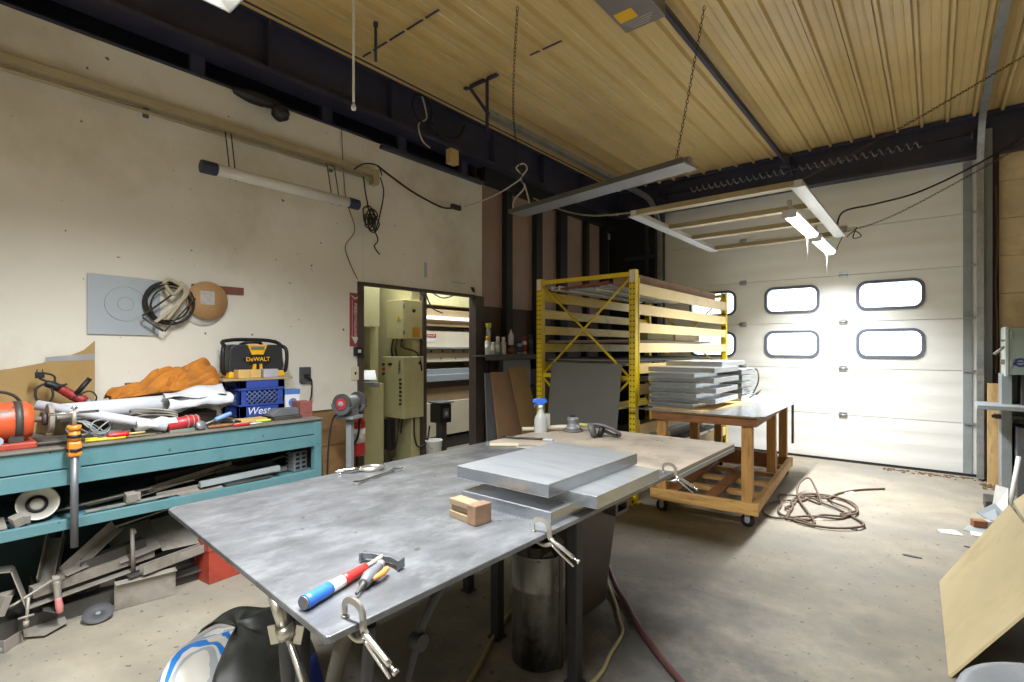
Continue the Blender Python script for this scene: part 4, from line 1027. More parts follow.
MB().prism([(4.33, 2.20), (4.37, 2.20), (4.39, 2.14), (4.36, 2.15)], 0, .02, Matrix.Translation((-4.2, 0, 0)) @ FACE_X).build('door_stop', BLKST, label='dark metal clip at the corner of the painted board above the door post', cat='clip')
MB().box(-4.12, 3.86, 3.50, -4.04, 3.98, 3.66).build('wood_offcut', WOODP, label='pale wood block wedged above the painted board under the girder', cat='wood', bev=.004)
mb = MB(); random.seed(9)
def lump(c, r, mb):
    def f(u, v):
        a = 2*PI*u; b = PI*(v-.5); q = 1+.25*noise.noise(Vector((math.cos(a)*2+c[0], math.sin(a)*2+c[1], b*2)))
        return (c[0]+r[0]*q*math.cos(b)*math.cos(a), c[1]+r[1]*q*math.cos(b)*math.sin(a), c[2]+r[2]*q*math.sin(b))
    mb.grid(f, 16, 9, closed_u=True)
lump((-4.14, 1.86, 3.46), (.05, .20, .05), mb); lump((-4.11, 2.02, 3.40), (.06, .07, .07), mb)
mb.build('dark_bundle', BLKST, label='dark wrapped bundle hanging at the top of the painted wall', cat='bundle')
mb = MB()
mb.tube([(-4.03, 3.45, 4.05), (-4.02, 3.5, 3.85), (-4.03, 3.40, 3.75), (-4.02, 3.44, 3.60), (-4.03, 3.55, 3.56)], .008, 6, res=6)
mb.build('thin_wire', CORDW, label='pale wire dangling from the girder', cat='wire')
mb = MB()
for k in range(4): mb.tube([(-4.02, 3.44+.13*math.cos(a), 3.92+.14*math.sin(a)) for a in [i*PI/8+k for i in range(8+k)]], .01, 6)
mb.tube([(-4.02, 3.55, 3.82), (-4.02, 3.75, 3.72), (-4.0, 3.95, 3.80), (-4.02, 4.05, 3.95)], .02, 6, res=5)
mb.build('black_hose', RUB, label='black hose looped on the girder', cat='hose')
# wall base: extinguisher, pedestal grinder, dark panel
t = thing('fire_extinguisher', 'red fire extinguisher on the wall behind the pedestal grinder', 'fire extinguisher', (-4.09, 2.73, .50))
MB().lathe([(.06, 0), (.068, .01), (.068, .30), (.055, .345), (.025, .37), (.02, .39)], 24).build('cylinder', RED, t)
MB().lathe([(.0688, .12), (.0688, .25)], 24).build('label', mat('ext_label', 'c9c4bc', .5, var=.3, scale=40), t)
MB().box(-.02, -.015, .39, .06, .015, .43).box(-.01, -.01, .43, .09, .01, .445).build('valve', BLACK, t, bev=.004)
MB().tube([(.04, 0, .40), (.085, -.03, .36), (.085, -.05, .20), (.06, -.075, .12)], .010, 8, res=5).build('hose', RUB, t)
MB().box(-.135, -.03, .15, -.06, .03, .19).build('bracket', BLKST, t)
t = thing('pedestal_grinder', 'grey pedestal grinder with a red-centred wheel standing by the doorway', 'grinder', (-3.75, 2.43, 0), .42)
MB().box(-.15, -.15, 0, .15, .15, .02).build('base', GREYST, t, bev=.004)
MB().box(-.024, -.024, .02, .024, .024, .90).build('post', GREYST, t, bev=.004)
MB().box(-.08, -.08, .90, .08, .08, .925).build('top_plate', GREYST, t, bev=.004)
M = TR((0, 0, 1.03), (-PI/2, 0, 0))
MB().lathe([(.02, -.085), (.05, -.08), (.062, -.06), (.062, .06), (.05, .08), (.02, .085)], 24, M).box(-.05, -.05, .925, .05, .05, .99).build('motor', SMOKE, t)
for s in (-1, 1):
    wh = MB().cyl((0, s*.10, 1.03), (0, s*.128, 1.03), .082, n=36).build('wheel', mat('dark_stone', '4a4744', .85), t, bev=.003)
    MB().cyl((0, s*.128, 1.03), (0, s*.131, 1.03), .046, n=30).build('washer', mat('flange_red', 'c03038', .5), wh)
    MB().cyl((0, s*.131, 1.03), (0, s*.136, 1.03), .024, n=24).cyl((0, s*.13, 1.03), (0, s*.15, 1.03), .012, n=6).build('nut', ZINC, wh)
    MB().prism([(.09*math.cos(a), 1.03+.09*math.sin(a)) for a in [PI*1.0+k*PI*.9/12 for k in range(13)]]+[(.06*math.cos(a), 1.03+.06*math.sin(a)) for a in [PI*1.9-k*PI*.9/12 for k in range(13)]], -s*.095, -s*.132, FACE_MY).build('wheel_guard', GREYD, t)
MB().tube([(-.05, 0, .93), (-.12, -.06, .90), (-.14, -.10, .6), (-.13, -.12, .2), (-.10, -.17, .012)], .008, 6, res=6).build('cord', CORDB, t)
mb = MB(); mb.quad([(-3.90, 2.06, 0), (-3.62, 2.12, 0), (-3.64, 2.09, .78), (-3.92, 2.03, .78)], .02)
mb.build('dark_board', mat('dark_fibre', '4a4038', .8, var=.3, scale=20), label='dark fibre board leaning on the end of the bench', cat='board')

# ------------------------------------------------------------------ big steel table
t = thing('welding_table', 'large steel-topped work table with a dusty plywood far end', 'table', (-1.70, 2.1, 0))
TX0, TX1, TY0, TY1 = -.637, .68, -1.406, 1.45
MB().prism([(TX0+.02, TY0-.002), (TX1-.006, -1.496), (TX1, -1.488), (TX1, .45), (TX0, .45), (TX0, TY0+.02)], .832, .85).build('steel_top', SHEET, t, bev=.003)
MB().box(TX0, .452, .826, TX1, TY1, .85).build('plywood_top', PLYT, t, bev=.003)
MB().box(TX1-.03, .46, .80, TX1+.004, TY1, .826).build('edge_rail', GREYST, t, bev=.003)
mb = MB(); mb.box(-.5, -1.2, .77, -.44, 1.3, .826); mb.box(.36, -1.2, .77, .42, 1.3, .826)
mb.build('support_beam', BLKST, t)
for yy in (-1.2, -.15, .9): MB().box(-.5, yy, .775, .42, yy+.05, .826).build('cross_beam', BLKST, t)
for lx, ly in ((-.03, -.12), (.47, -.17), (-.5, .15), (-.5, 1.2)):
    MB().box(lx-.025, ly-.025, 0, lx+.025, ly+.025, .83).build('leg', BLKST, t, bev=.004)
    MB().box(lx-.035, ly-.035, 0, lx+.035, ly+.035, .008).build('foot_plate', BLKST, t)
MB().tube([(.30, -1.40, .83), (.26, -1.36, .5), (.22, -1.33, 0)], .028, 10).build('leg', BLKST, t)
MB().box(-.6, -.6, .77, -.5, 1.3, .826).build('support_beam', BLKST, t)

# aluminium panels
PS = (.445, .70, .048)
def panel(name, c, s, label, rz=0, group=None):
    t = thing(name, label, 'aluminium panel', c, rz, group)
    w2, l2, h = s[0]/2, s[1]/2, s[2]
    MB().box(-w2+.001, -l2+.001, h-.0035, w2-.001, l2-.001, h).box(-w2+.001, -l2+.001, 0, w2-.001, l2-.001, .0035).build('skin', ALU, t, bev=.0008)
    mb = MB(); mb.box(-w2, -l2, .003, w2, -l2+.004, h-.003); mb.box(-w2, l2-.004, .003, w2, l2, h-.003); mb.box(-w2, -l2+.004, .003, -w2+.004, l2-.004, h-.003); mb.box(w2-.004, -l2+.004, .003, w2, l2-.004, h-.003)
    mb.build('edge', ALUE, t)
    return t
panel('aluminium_panel', (-1.272, 1.84, .8505), PS, 'lowest aluminium panel of the stack on the steel table')
panel('aluminium_panel', (-1.165, 1.885, .9), (.46, .54, .048), 'middle aluminium panel jutting over the edge of the steel table')
panel('aluminium_panel', (-1.282, 1.83, .9495), (.46, .70, .05), 'topmost aluminium panel of the stack on the steel table')

# hammer
def frame_from(p0, p1): 
    d = Vector(p1)-Vector(p0); return math.atan2(d.y, d.x)
t = thing('tile_hammer', 'masonry hammer with blue, white and red banded handle on the steel table', 'hammer', (-1.168, .632, .851), math.atan2(.288, -.078)); t.scale = (1.02, .86, .86)
for a, b, m_, nm in ((0, .082, BLUET, 'blue_grip'), (.082, .126, WHITE, 'white_band'), (.126, .215, mat('grip_red', 'c02a26', .4), 'red_band')):
    r0, r1 = (.021, .019) if a == 0 else ((.018, .017) if a < .1 else (.017, .014))
    MB().tube([(a, 0, .021), ((a+b)/2, 0, .0205), (b, 0, .021)], [r0, (r0+r1)/2, r1], 14, res=2).build(nm, m_, t)
MB().cyl((-.004, 0, .021), (.0, 0, .021), .019, n=14).build('end_cap', GREYD, t)
MB().tube([(.21, 0, .021), (.25, 0, .022), (.285, 0, .024)], [.009, .008, .010], 10, res=3).build('neck', STEEL, t)
mb = MB(); mb.strip([(.278, .078), (.288, .04), (.290, 0), (.288, -.04), (.276, -.085)], [.020, .014, .024, .016, .020], .012, .032); mb.box(.264, .070, .004, .290, .080, .034); mb.box(.262, -.090, .004, .290, -.080, .036)
mb.build('head', mat('forged_steel', '6f7073', .4, metal=.7), t, bev=.002)
# blow gun
t = thing('blow_gun', 'grey air blow gun with an orange trigger beside the hammer', 'air gun', (-1.122, .745, .851), math.atan2(.148, -.092)); t.scale = (.95, .95, .95)
MB().tube([(0, 0, .012), (.035, 0, .016), (.045, 0, .018)], [.004, .007, .011], 10, res=3).build('nozzle', STEELD, t)
MB().tube([(.045, 0, .018), (.08, 0, .022), (.12, .002, .02), (.165, .004, .016)], [.014, .019, .015, .011], 12, res=3).build('body', GREYD, t)
MB().tube([(.07, -.015, .02), (.11, -.028, .02), (.15, -.028, .018)], [.006, .009, .007], 8, res=3).build('trigger', mat('trigger_orange', 'c8743a', .5), t)
MB().cyl((.165, .004, .016), (.185, .005, .016), .012, n=10).build('air_fitting', STEEL, t)
# wooden block
t = thing('wood_block', 'notched wooden block sitting on the steel table by the panels', 'wood block', (-1.325, 1.352, .8505), -.10)
mb = MB(); mb.prism([(-.028, 0), (.028, 0), (.028, .024), (.018, .026), (.018, .046), (.028, .048), (.028, .07), (-.028, .07)], -.075, .075, Matrix(((0,0,1,0),(-1,0,0,0),(0,1,0,0),(0,0,0,1))))
mb.build('notched_piece', mat('old_wood', '7a684f', .7, var=.2, scale=12, stretch=(1, 8, 8)), t, bev=.002)
MB().box(.035, -.034, 0, .080, .045, .071).build('end_piece', mat('end_grain', '6d543f', .7, var=.25, scale=20), t, bev=.003)
# wrench and pliers
t = thing('locking_pliers', 'nickel locking pliers with open jaws lying on the steel table', 'pliers', (-2.28, 1.50, .851), math.atan2(.174, .071))
MB().tube([(-.09, .02, .008), (-.03, .012, .012), (.03, .004, .012)], [.006, .009, .010], 8, res=3).build('handle', CHROME, t)
MB().tube([(-.08, -.055, .008), (-.04, -.03, .012), (.03, -.006, .012)], [.006, .009, .010], 8, res=3).build('handle', CHROME, t)
MB().tube([(.03, .004, .012), (.06, .030, .012), (.10, .040, .012), (.14, .022, .012), (.15, .008, .016)], [.010, .010, .010, .008, .012], 8, res=4).build('jaw', NICKEL, t)
MB().tube([(.03, -.006, .012), (.06, -.032, .012), (.10, -.040, .012), (.14, -.022, .012), (.145, -.008, .014)], [.010, .010, .010, .008, .010], 8, res=4).build('jaw', NICKEL, t)
t = thing('combination_wrench', 'chrome combination wrench lying on the steel table', 'wrench', (-2.10, 1.52, .851), math.atan2(.292, -.071))
MB().box(-.14, -.008, .003, .12, .008, .011).build('shank', CHROME, t, bev=.003)
MB().holes([(-.15+.018*math.cos(a), .018*math.sin(a)) for a in [k*PI/10 for k in range(20)]], [[(-.15+.010*math.cos(-a), .010*math.sin(-a)) for a in [k*PI/6 for k in range(12)]]], .012, TR((0, 0, .001))).build('ring_end', CHROME, t)
MB().prism([(.11, -.012), (.13, -.024), (.165, -.022), (.172, -.012), (.145, -.010), (.14, .0), (.145, .010), (.172, .012), (.165, .024), (.13, .024), (.11, .012)], .001, .013).build('open_end', CHROME, t, bev=.001)
# tools near the joint
t = thing('wood_handled_file', 'flat file with a pale wooden handle lying on the plywood joint', 'file', (-2.22, 2.465, .851), math.atan2(.16, .20))
MB().box(0, -.018, .0, .19, .018, .016).build('handle', mat('grey_wood_handle', 'b0a48c', .6), t, bev=.004)
MB().box(.19, -.010, .002, .30, .010, .008).build('blade', STEEL, t, bev=.001)
MB().cyl((-.012, -.018, .014), (-.012, .018, .014), .013, n=10).build('end_roll', GREYD, t)
t = thing('scribing_hook', 'dark steel hook tool lying on the plywood end of the table', 'hook tool', (-2.33, 2.72, .852), math.atan2(.13, .28))
MB().tube([(0, .03, .006), (.02, .01, .02), (.06, 0, .010), (.30, 0, .008)], .007, 8, res=4).build('rod', BLKST, t)
MB().box(.29, -.02, .0, .36, .02, .012).build('tip', ZINC, t, bev=.002)
mb = MB(); mb.prism([(-2.20, 2.78), (-2.08, 2.80), (-2.06, 2.88), (-2.17, 2.90), (-2.23, 2.85)], .8502, .8514); mb.build('rust_stain', mat('rust_cloth', 'a08070', .8), label='flat reddish scrap of cloth on the plywood by the spray bottle', cat='cloth')
# spray bottle
t = thing('spray_bottle', 'clear spray bottle with a blue trigger head on the plywood end', 'spray bottle', (-2.275, 3.10, .8505), math.radians(35)); t.scale = (.95, .95, .95)
def bottle(u, v):
    prof = [(.0, .047), (.02, .050), (.09, .050), (.12, .044), (.15, .028), (.175, .018), (.20, .015)]
    k = min(int(v*6), 5); f = v*6-k; z = prof[k][0]+(prof[k+1][0]-prof[k][0])*f; r = prof[k][1]+(prof[k+1][1]-prof[k][1])*f
    a = 2*PI*u; sq = 1/max(abs(math.cos(a))**.8+abs(math.sin(a))**.8, .9)**.35
    return (r*math.cos(a)*1.0*sq*1.05, r*math.sin(a)*.72*sq*1.05, z)
mb = MB().grid(bottle, 28, 25, closed_u=True); mb.box(-.045, -.03, 0, .045, .03, .003); mb.build('bottle', CLEARP, t)
MB().cyl((0, 0, .195), (0, 0, .215), .019, n=16).build('collar', WHITE, t)
mb = MB(); mb.prism([(-.065, .245), (-.06, .235), (-.02, .228), (-.012, .215), (.018, .215), (.03, .232), (.055, .24), (.04, .268), (-.02, .272), (-.06, .262)], -.014, .014, FACE_MY)
mb.build('trigger_head', BLUET, t, bev=.004)
MB().tube([(-.03, 0, .235), (-.045, 0, .215), (-.05, 0, .195)], [.008, .007, .005], 8, res=3).build('trigger', BLUET, t)
MB().box(-2.50, 3.05, .8505, -2.385, 3.14, .965).build('white_carton', WHITE, label='white carton standing behind the spray bottle', cat='carton', bev=.004) if False else MB().box(-2.36, 3.16, .8505, -2.28, 3.23, .98).build('white_carton', WHITE, label='white carton standing behind the spray bottle', cat='carton', bev=.004)
# orbital sander with hose
t = thing('orbital_sander', 'grey palm sander with a white air hose on the plywood end', 'sander', (-2.12, 3.30, .8505))
MB().lathe([(.0, 0), (.070, 0), (.075, .006), (.072, .016), (.05, .018)], 28).build('pad', GREYD, t)
MB().lathe([(.066, .016), (.060, .035), (.04, .052), (.034, .06), (.04, .075), (.045, .09), (.042, .105), (.02, .112), (0, .113)], 26).build('body', SMOKE, t)
MB().lathe([(.0, .125), (.018, .124), (.022, .112)], 18).build('cap', BLACK, t)
MB().tube([(-.03, -.03, .035), (-.10, -.07, .03), (-.22, -.16, .016), (-.30, -.24, .014)], .017, 10, res=5).build('hose', mat('pale_hose', 'b7ad97', .6), t)
MB().cyl((.035, .03, .05), (.10, .07, .045), .015, n=10).build('air_fitting', mat('fitting_lime', 'a8ac62', .5), t)
# ear muffs
t = thing('ear_muffs', 'dark grey ear muffs lying on the plywood end of the table', 'ear muffs', (-1.80, 3.16, .8505), math.radians(10))
for s, (cx, cz, rot) in ((-1, (-.08, .05, (.2, 1.2, .5))), (1, (-.035, .05, (.2, 1.9, .5)))):
    cup = MB().lathe([(0, 0), (.040, 0), (.052, .008), (.053, .022), (.045, .038), (.02, .044), (0, .045)], 22, TR((cx, -.01 if s < 0 else .05, cz), rot)).build('ear_cup', BLACK if s > 0 else mat('cup_grey', '55565a', .5), t)
MB().tube([(-.08, .0, .09), (-.02, .01, .095), (.06, .02, .075), (.115, .03, .045), (.12, .05, .025), (.07, .07, .02), (.0, .07, .045)], .012, 8, res=6).build('headband', mat('band_grey', '4b4b4e', .5), t)

# locking C-clamps on the table edge
def cclamp(loc, rz, label, tilt=0.0, m=NICKEL):
    t = thing('locking_clamp', label, 'clamp', loc, rz); t.scale = (.64, .64, .64)
    pth = smooth_path([Vector((x_, z_)).to_3d() for x_, z_ in ((-.075, .012), (-.078, .048), (-.055, .068), (-.012, .064), (.014, .035), (.018, -.015), (.034, -.035))], 6)
    MB().strip([(p.x, p.y) for p in pth], [.014+.010*min(1, i/12) for i in range(len(pth))], -.006, .006, FACE_MY).build('upper_jaw', m, t, bev=.002)
    MB().cyl((-.075, 0, .0005), (-.075, 0, .010), .014, n=14).build('swivel_pad', m, t)
    MB().tube([(-.07, 0, -.026), (-.05, 0, -.055), (-.01, 0, -.065), (.03, 0, -.05)], [.008, .010, .011, .012], 8, res=4).build('lower_jaw', m, t)
    MB().tube([(.02, 0, -.03), (.08, 0, -.062), (.15, 0, -.105)], [.013, .012, .011], 10, res=3).build('handle', CHROME, t)
    MB().tube([(.03, 0, -.055), (.07, 0, -.09), (.13, 0, -.135), (.15, 0, -.150)], [.010, .008, .007, .006], 8, res=3).build('release_lever', CHROME, t)
    MB().cyl((.15, 0, -.105), (.172, 0, -.119), .006, n=8).cyl((.168, 0, -.116), (.18, 0, -.124), .013, n=10).build('adjusting_screw', CHROME, t)
    return t
cclamp((-1.018, .685, .8505), math.radians(8), 'nickel locking clamp on the table edge nearest the hammer')
cclamp((-1.018, 1.42, .8505), math.radians(15), 'nickel locking clamp on the table edge beside the lowest panel')
cclamp((-1.018, 2.52, .8505), math.radians(28), 'nickel locking clamp on the table edge at the plywood joint')
# under-table clamps
t = thing('bar_clamp', 'bright screw clamp gripping the near end of the steel table', 'clamp', (-1.38, .645, .60))
MB().cyl((.050, -.008, .235), (.074, .008, .15), .016, n=14).build('socket', NICKEL, t)
MB().cyl((.072, .007, .158), (.080, .014, .128), .024, n=16).build('collar', NICKEL, t)
MB().cyl((.080, .014, .13), (.195, .11, -.30), .010, n=12).build('screw_rod', CHROME, t)
for s in (-1, 1): MB().cbox((.077+s*.026, .010+s*.021, .135), (.022, .006, .05), (0, .2*s, .69)).build('wing', NICKEL, t, bev=.002)
MB().tube([(.06, .0, .235), (.03, .03, .215), (.04, .10, .205)], .014, 8, res=3).build('jaw', BLKST, t)
MB().cyl((.05, .07, .21), (.02, .09, -.6), .020, n=10).build('bar', BLKST, t)
t = thing('black_clamp', 'black long-handled clamp hanging under the steel table', 'clamp', (-1.16, 1.02, .50))
MB().tube([(-.01, .12, .32), (-.03, .06, .22), (-.05, .02, .14), (-.055, .0, .08)], [.012, .016, .015, .013], 8, res=4).build('upper_arm', BLKST, t)
MB().tube([(-.08, .10, .315), (-.17, .03, .27), (-.20, -.02, .20), (-.22, -.04, .14)], [.014, .013, .010, .008], 8, res=4).build('jaw_arm', BLKST, t)
MB().cyl((-.07, .0, .09), (-.03, .0, .09), .025, n=14).build('pivot', BLKST, t)
MB().tube([(-.055, .0, .08), (-.07, -.03, -.05), (-.085, -.05, -.25), (-.09, -.05, -.5)], [.012, .009, .008, .008], 8, res=4).build('long_handle', BLKST, t)
t = thing('cloth_clamp', 'grey spring clamp wrapped in rag under the table corner', 'clamp', (-1.08, .68, .38))
MB().tube([(.0, .03, .44), (-.05, .03, .36), (-.08, .02, .24), (-.09, .02, .1), (-.10, .0, -.02)], [.014, .020, .020, .027, .022], 10, res=4).build('rag', mat('dirty_rag', '4a463e', .8, var=.3, scale=20), t)
MB().tube([(.04, .05, .44), (.01, .06, .3), (-.01, .06, .1), (-.02, .06, -.1)], [.014, .018, .016, .014], 8, res=4).build('arm', BLKST, t)
# barrel, bin, hoses
t = thing('steel_drum', 'narrow oily steel drum standing under the edge of the steel table', 'drum', (-1.46, 1.97, 0))
MB().lathe([(.115, 0), (.128, .012), (.128, .36), (.1295, .365), (.128, .37), (.128, .52), (.13, .525), (.122, .525), (.122, .40)], 36).build('body', BARREL, t)
random.seed(4); mb = MB()
for k in range(12):
    a = 2*PI*k/12; mb.cbox((.09*math.cos(a), .09*math.sin(a), .50+random.uniform(0, .04)), (.06, .05, .05), (random.random(), random.random(), a))
mb.build('scrap_filling', STEELD, t)
MB().box(.126, -.012, 0, .131, .012, .52).build('seam', STEELD, t)
t = thing('trash_bin', 'tall dark plastic trash bin with a handle under the table', 'bin', (-1.66, 2.51, 0), math.radians(0))
prof = [(0, .19), (.55, .235), (.70, .245)]
def binf(z): return .17+.065*z/.74
mb = MB()
ring = lambda z, k: [(x*k, y*k, z) for x, y in rrect(-binf(z), -binf(z)*1.15, binf(z), binf(z)*1.15, .05, 5)]
r0 = ring(0, 1); r1 = ring(.74, 1); r2 = ring(.74, .93); r3 = ring(.05, .9); n = len(r0)
mb.add(r0+r1+r2+r3, [(i, (i+1) % n, n+(i+1) % n, n+i) for i in range(n)]+[(n+i, n+(i+1) % n, 2*n+(i+1) % n, 2*n+i) for i in range(n)]+[(2*n+i, 2*n+(i+1) % n, 3*n+(i+1) % n, 3*n+i) for i in range(n)]+[tuple(reversed(range(n))), tuple(3*n+i for i in range(n))])
mb.build('body', BINM, t, bev=.004)
mb = MB(); r1 = ring(.72, 1.04); r2 = ring(.76, 1.04); mb.holes([(x, y) for x, y, z in r1], [[(x*.94, y*.94) for x, y, z in r1][::-1]], .035, TR((0, 0, .715)))
mb.build('rim', BINM, t, bev=.003)
mb = MB().holes(rrect(-.08, -.04, .08, .04, .015), [rrect(-.055, -.02, .055, .02, .01)[::-1]], .06, Matrix(((0,0,1,.225),(1,0,0,.15),(0,1,0,.575),(0,0,0,1))))
mb.build('handle', BINM, t, bev=.003)
mb = MB().tube([(-1.60, 2.90, .10), (-1.53, 2.84, .05), (-1.46, 2.77, .03), (-1.36, 2.68, .02), (-1.22, 2.52, .02), (-1.06, 2.37, .02), (-.90, 2.24, .02), (-.72, 2.12, .02), (-.5, 2.05, .02)], .017, 10, res=8)
mb.build('air_hose', HOSER, label='thick red-brown hose trailing across the floor from the table', cat='hose')
mb = MB().tube([(-1.60, 2.86, .06), (-1.51, 2.76, .03), (-1.42, 2.66, .015), (-1.33, 2.53, .012), (-1.24, 2.40, .012), (-1.20, 2.2, .012), (-1.16, 2.02, .012), (-1.18, 1.80, .012), (-1.3, 1.55, .012)], .010, 8, res=8)
mb.build('air_hose', HOSEY, label='thin olive hose curling on the floor beside the steel drum', cat='hose')
mb = MB().tube([(-1.62, 1.1, .012), (-1.55, 1.5, .012), (-1.75, 2.0, .012), (-2.0, 2.6, .012), (-2.6, 3.2, .012)], .010, 8, res=8)
mb.build('air_hose', HOSEY, label='olive hose running along the floor under the middle of the table', cat='hose')
# striped sack with dark cover
t = thing('stuffed_sack', 'bulging white, grey and blue sack draped in black plastic at the table end', 'sack', (-2.03, .83, 0), math.radians(-40)); t.scale = (.93, .93, .97)
def sack(u, v, k=1.0):
    a = 2*PI*u; b = v*PI*.5
    r = (.36*k)*(math.cos(b)**.55)*(1+.05*noise.noise(Vector((math.cos(a)*1.5, math.sin(a)*1.5, v*2))))
    z = .43*k*math.sin(b)**.9*(1+.06*noise.noise(Vector((math.cos(a)*2, math.sin(a)*2, v*3+5))))
    return (r*math.cos(a)*1.0, r*math.sin(a)*.85, z)
def sackmat():
    m = bpy.data.materials.new('printed_sack'); m.use_nodes = True
    nt = m.node_tree; N = nt.nodes; L = nt.links; b = N['Principled BSDF']; b.inputs['Roughness'].default_value = .4
    tc = N.new('ShaderNodeTexCoord'); mp = N.new('ShaderNodeMapping'); mp.inputs['Rotation'].default_value = (.5, .9, .6); mp.inputs['Location'].default_value = (.02, .1, .05)
    L.new(tc.outputs['Object'], mp.inputs['Vector'])
    wv = N.new('ShaderNodeTexWave'); wv.inputs['Scale'].default_value = 1.9; wv.inputs['Distortion'].default_value = 1.2; wv.inputs['Detail'].default_value = 1
    L.new(mp.outputs['Vector'], wv.inputs['Vector'])
    cr = N.new('ShaderNodeValToRGB'); cr.color_ramp.interpolation = 'CONSTANT'
    e = cr.color_ramp.elements; e[0].position = 0; e[0].color = lin('d5d2ca'); e[1].position = .42; e[1].color = lin('a9adb2')
    for p, c in ((.68, 'd8d5cf'), (.80, '2f7fd6'), (.95, 'd5d2ca')):
        q = e.new(p); q.color = lin(c)
    L.new(wv.outputs['Fac'], cr.inputs['Fac']); L.new(cr.outputs['Color'], b.inputs['Base Color'])
    return m
MB().grid(lambda u, v: sack(u, v), 40, 18, closed_u=True).build('bag', sackmat(), t)
def cover(u, v):
    p = sack((u*.66+.0), .04+.96*v, 1.035)
    w_ = .012*math.sin(25*u+8*v)+.02*noise.noise(Vector((u*9, v*5, 2)))
    return (p[0]*(1+w_), p[1]*(1+w_), p[2]*(1+w_))
MB().grid(cover, 44, 20).build('plastic_cover', CLOTHK, t, solid=.004)
MB().grid(lambda u, v: tuple(q*1.05 for q in sack(.13+u*.12, .05+.38*v, 1.065)), 14, 10).build('blue_patch', mat('deep_blue', '1c2f86', .5), t, solid=.003)

# ------------------------------------------------------------------ yellow pallet rack
RX0, RX1, RY0, RY1, RH = -3.375, -2.20, 4.52, 7.34, 2.24
t = thing('pallet_rack', 'tall yellow pallet rack loaded with flat stock by the dark wall', 'rack', ((RX0+RX1)/2, (RY0+RY1)/2, 0))
hx, hy = (RX1-RX0)/2, (RY1-RY0)/2
for sx in (-1, 1):
    for sy in (-1, 1):
        mb = MB(); mb.prism([(-.033, -.035), (.033, -.035), (.033, .035), (.026, .035), (.026, -.028), (-.026, -.028), (-.026, .035), (-.033, .035)] if sy < 0 else
                            [(-.033, -.035), (-.026, -.035), (-.026, .028), (.026, .028), (.026, -.035), (.033, -.035), (.033, .035), (-.033, .035)], 0, RH)
        o = mb.build('post', YELH, t, bev=.002); o.location = (sx*(hx-.033), sy*(hy-.035), 0)
        MB().box(-.055, -.05, 0, .055, .05, .008).build('foot_plate', YEL, o)
        if sy < 0: MB().box(-.025, -.038, RH-.12, .025, -.0345, RH-.01).build('white_sticker', LAVA, o)
for sy in (-1, 1):
    y = sy*(hy-.035)
    for z in (RH-.06, 1.17, .12): MB().box(-hx+.07, y-.018, z, hx-.07, y+.018, z+.042).build('end_rail', YEL, t, bev=.003)
    for z0, z1 in ((1.20, 2.16), (2.16, 1.20), (.16, 1.17), (1.17, .16)):
        MB().cyl((-hx+.07, y+.01*sy, z0), (hx-.07, y+.01*sy, z1), .012, n=8).build('end_brace', YEL, t)
ZB = ((2.0, .112), (1.812, .10), (1.635, .095), (1.44, .095), (1.235, .095), (1.03, .10), (.64, .10), (.30, .11))
for sx in (-1, 1):
    for z, h in ZB:
        if sx < 0 and z == 1.03: continue
        x = sx*(hx-.02)
        mb = MB(); mb.prism([(-.022, 0), (.022, 0), (.022, h*.68), (.004, h*.68), (.004, h), (-.022, h)] if sx > 0 else [(-.022, 0), (.022, 0), (.022, h), (-.004, h), (-.004, h*.68), (-.022, h*.68)],
                            -hy+.07, hy-.07, Matrix(((-1,0,0,x),(0,0,1,0),(0,1,0,z),(0,0,0,1))))
        o = mb.build('beam', YEL_LIT if sx > 0 else YEL, t, bev=.002)
        for sy in (-1, 1):
            MB().box(x-.025 if sx > 0 else x-.026, sy*(hy-.075)-.008, z-.06, x+.026, sy*(hy-.075)+.008, z+h+.05).build('end_bracket', YEL, o)
# contents
MB().box(-2.48, 4.60, 2.115, -2.26, 7.02, 2.215).build('long_carton', CARDB, label='long brown carton lying along the top of the yellow rack', cat='carton', bev=.004)
for k, (x, z, m_, a, b, lb) in enumerate(((-3.20, 2.118, LAVA, 4.62, 6.7, 'white channel strip on the rack top nearest the dark wall'), (-3.02, 2.118, ZINC, 4.70, 6.9, 'grey-white channel strip on the rack top beside the white strip'),
      (-2.86, 2.118, LAVA, 5.0, 7.1, 'white channel strip in the middle of the rack top'), (-2.70, 2.118, ZINC, 4.8, 7.0, 'pale grey channel strip on the rack top beside the red-brown plank'))):
    mb = MB(); mb.prism([(-.05, 0), (.05, 0), (.05, .045), (.043, .045), (.043, .007), (-.043, .007), (-.043, .045), (-.05, .045)], a, b, Matrix(((1,0,0,x),(0,0,1,0),(0,1,0,z),(0,0,0,1))))
    mb.build('channel_strip', m_, label=lb, cat='metal strip')
for k in range(2):
    MB().box(-3.05+.32*k, 5.6, 2.165, -2.85+.32*k, 6.9, 2.215).build('white_trim_board', CARDR if k else LAVA, label='pale trim board raised on the channels, %s the brown carton' % ('beside' if k else 'farther from'), cat='board', bev=.003)
MB().quad([(-3.35, 4.66, 2.135), (-2.55, 4.62, 2.165), (-2.55, 4.74, 2.165), (-3.35, 4.80, 2.135)], .02).build('red_plank', mat('red_plank', '7d4a38', .6), label='red-brown plank lying crosswise on the rack top', cat='plank')
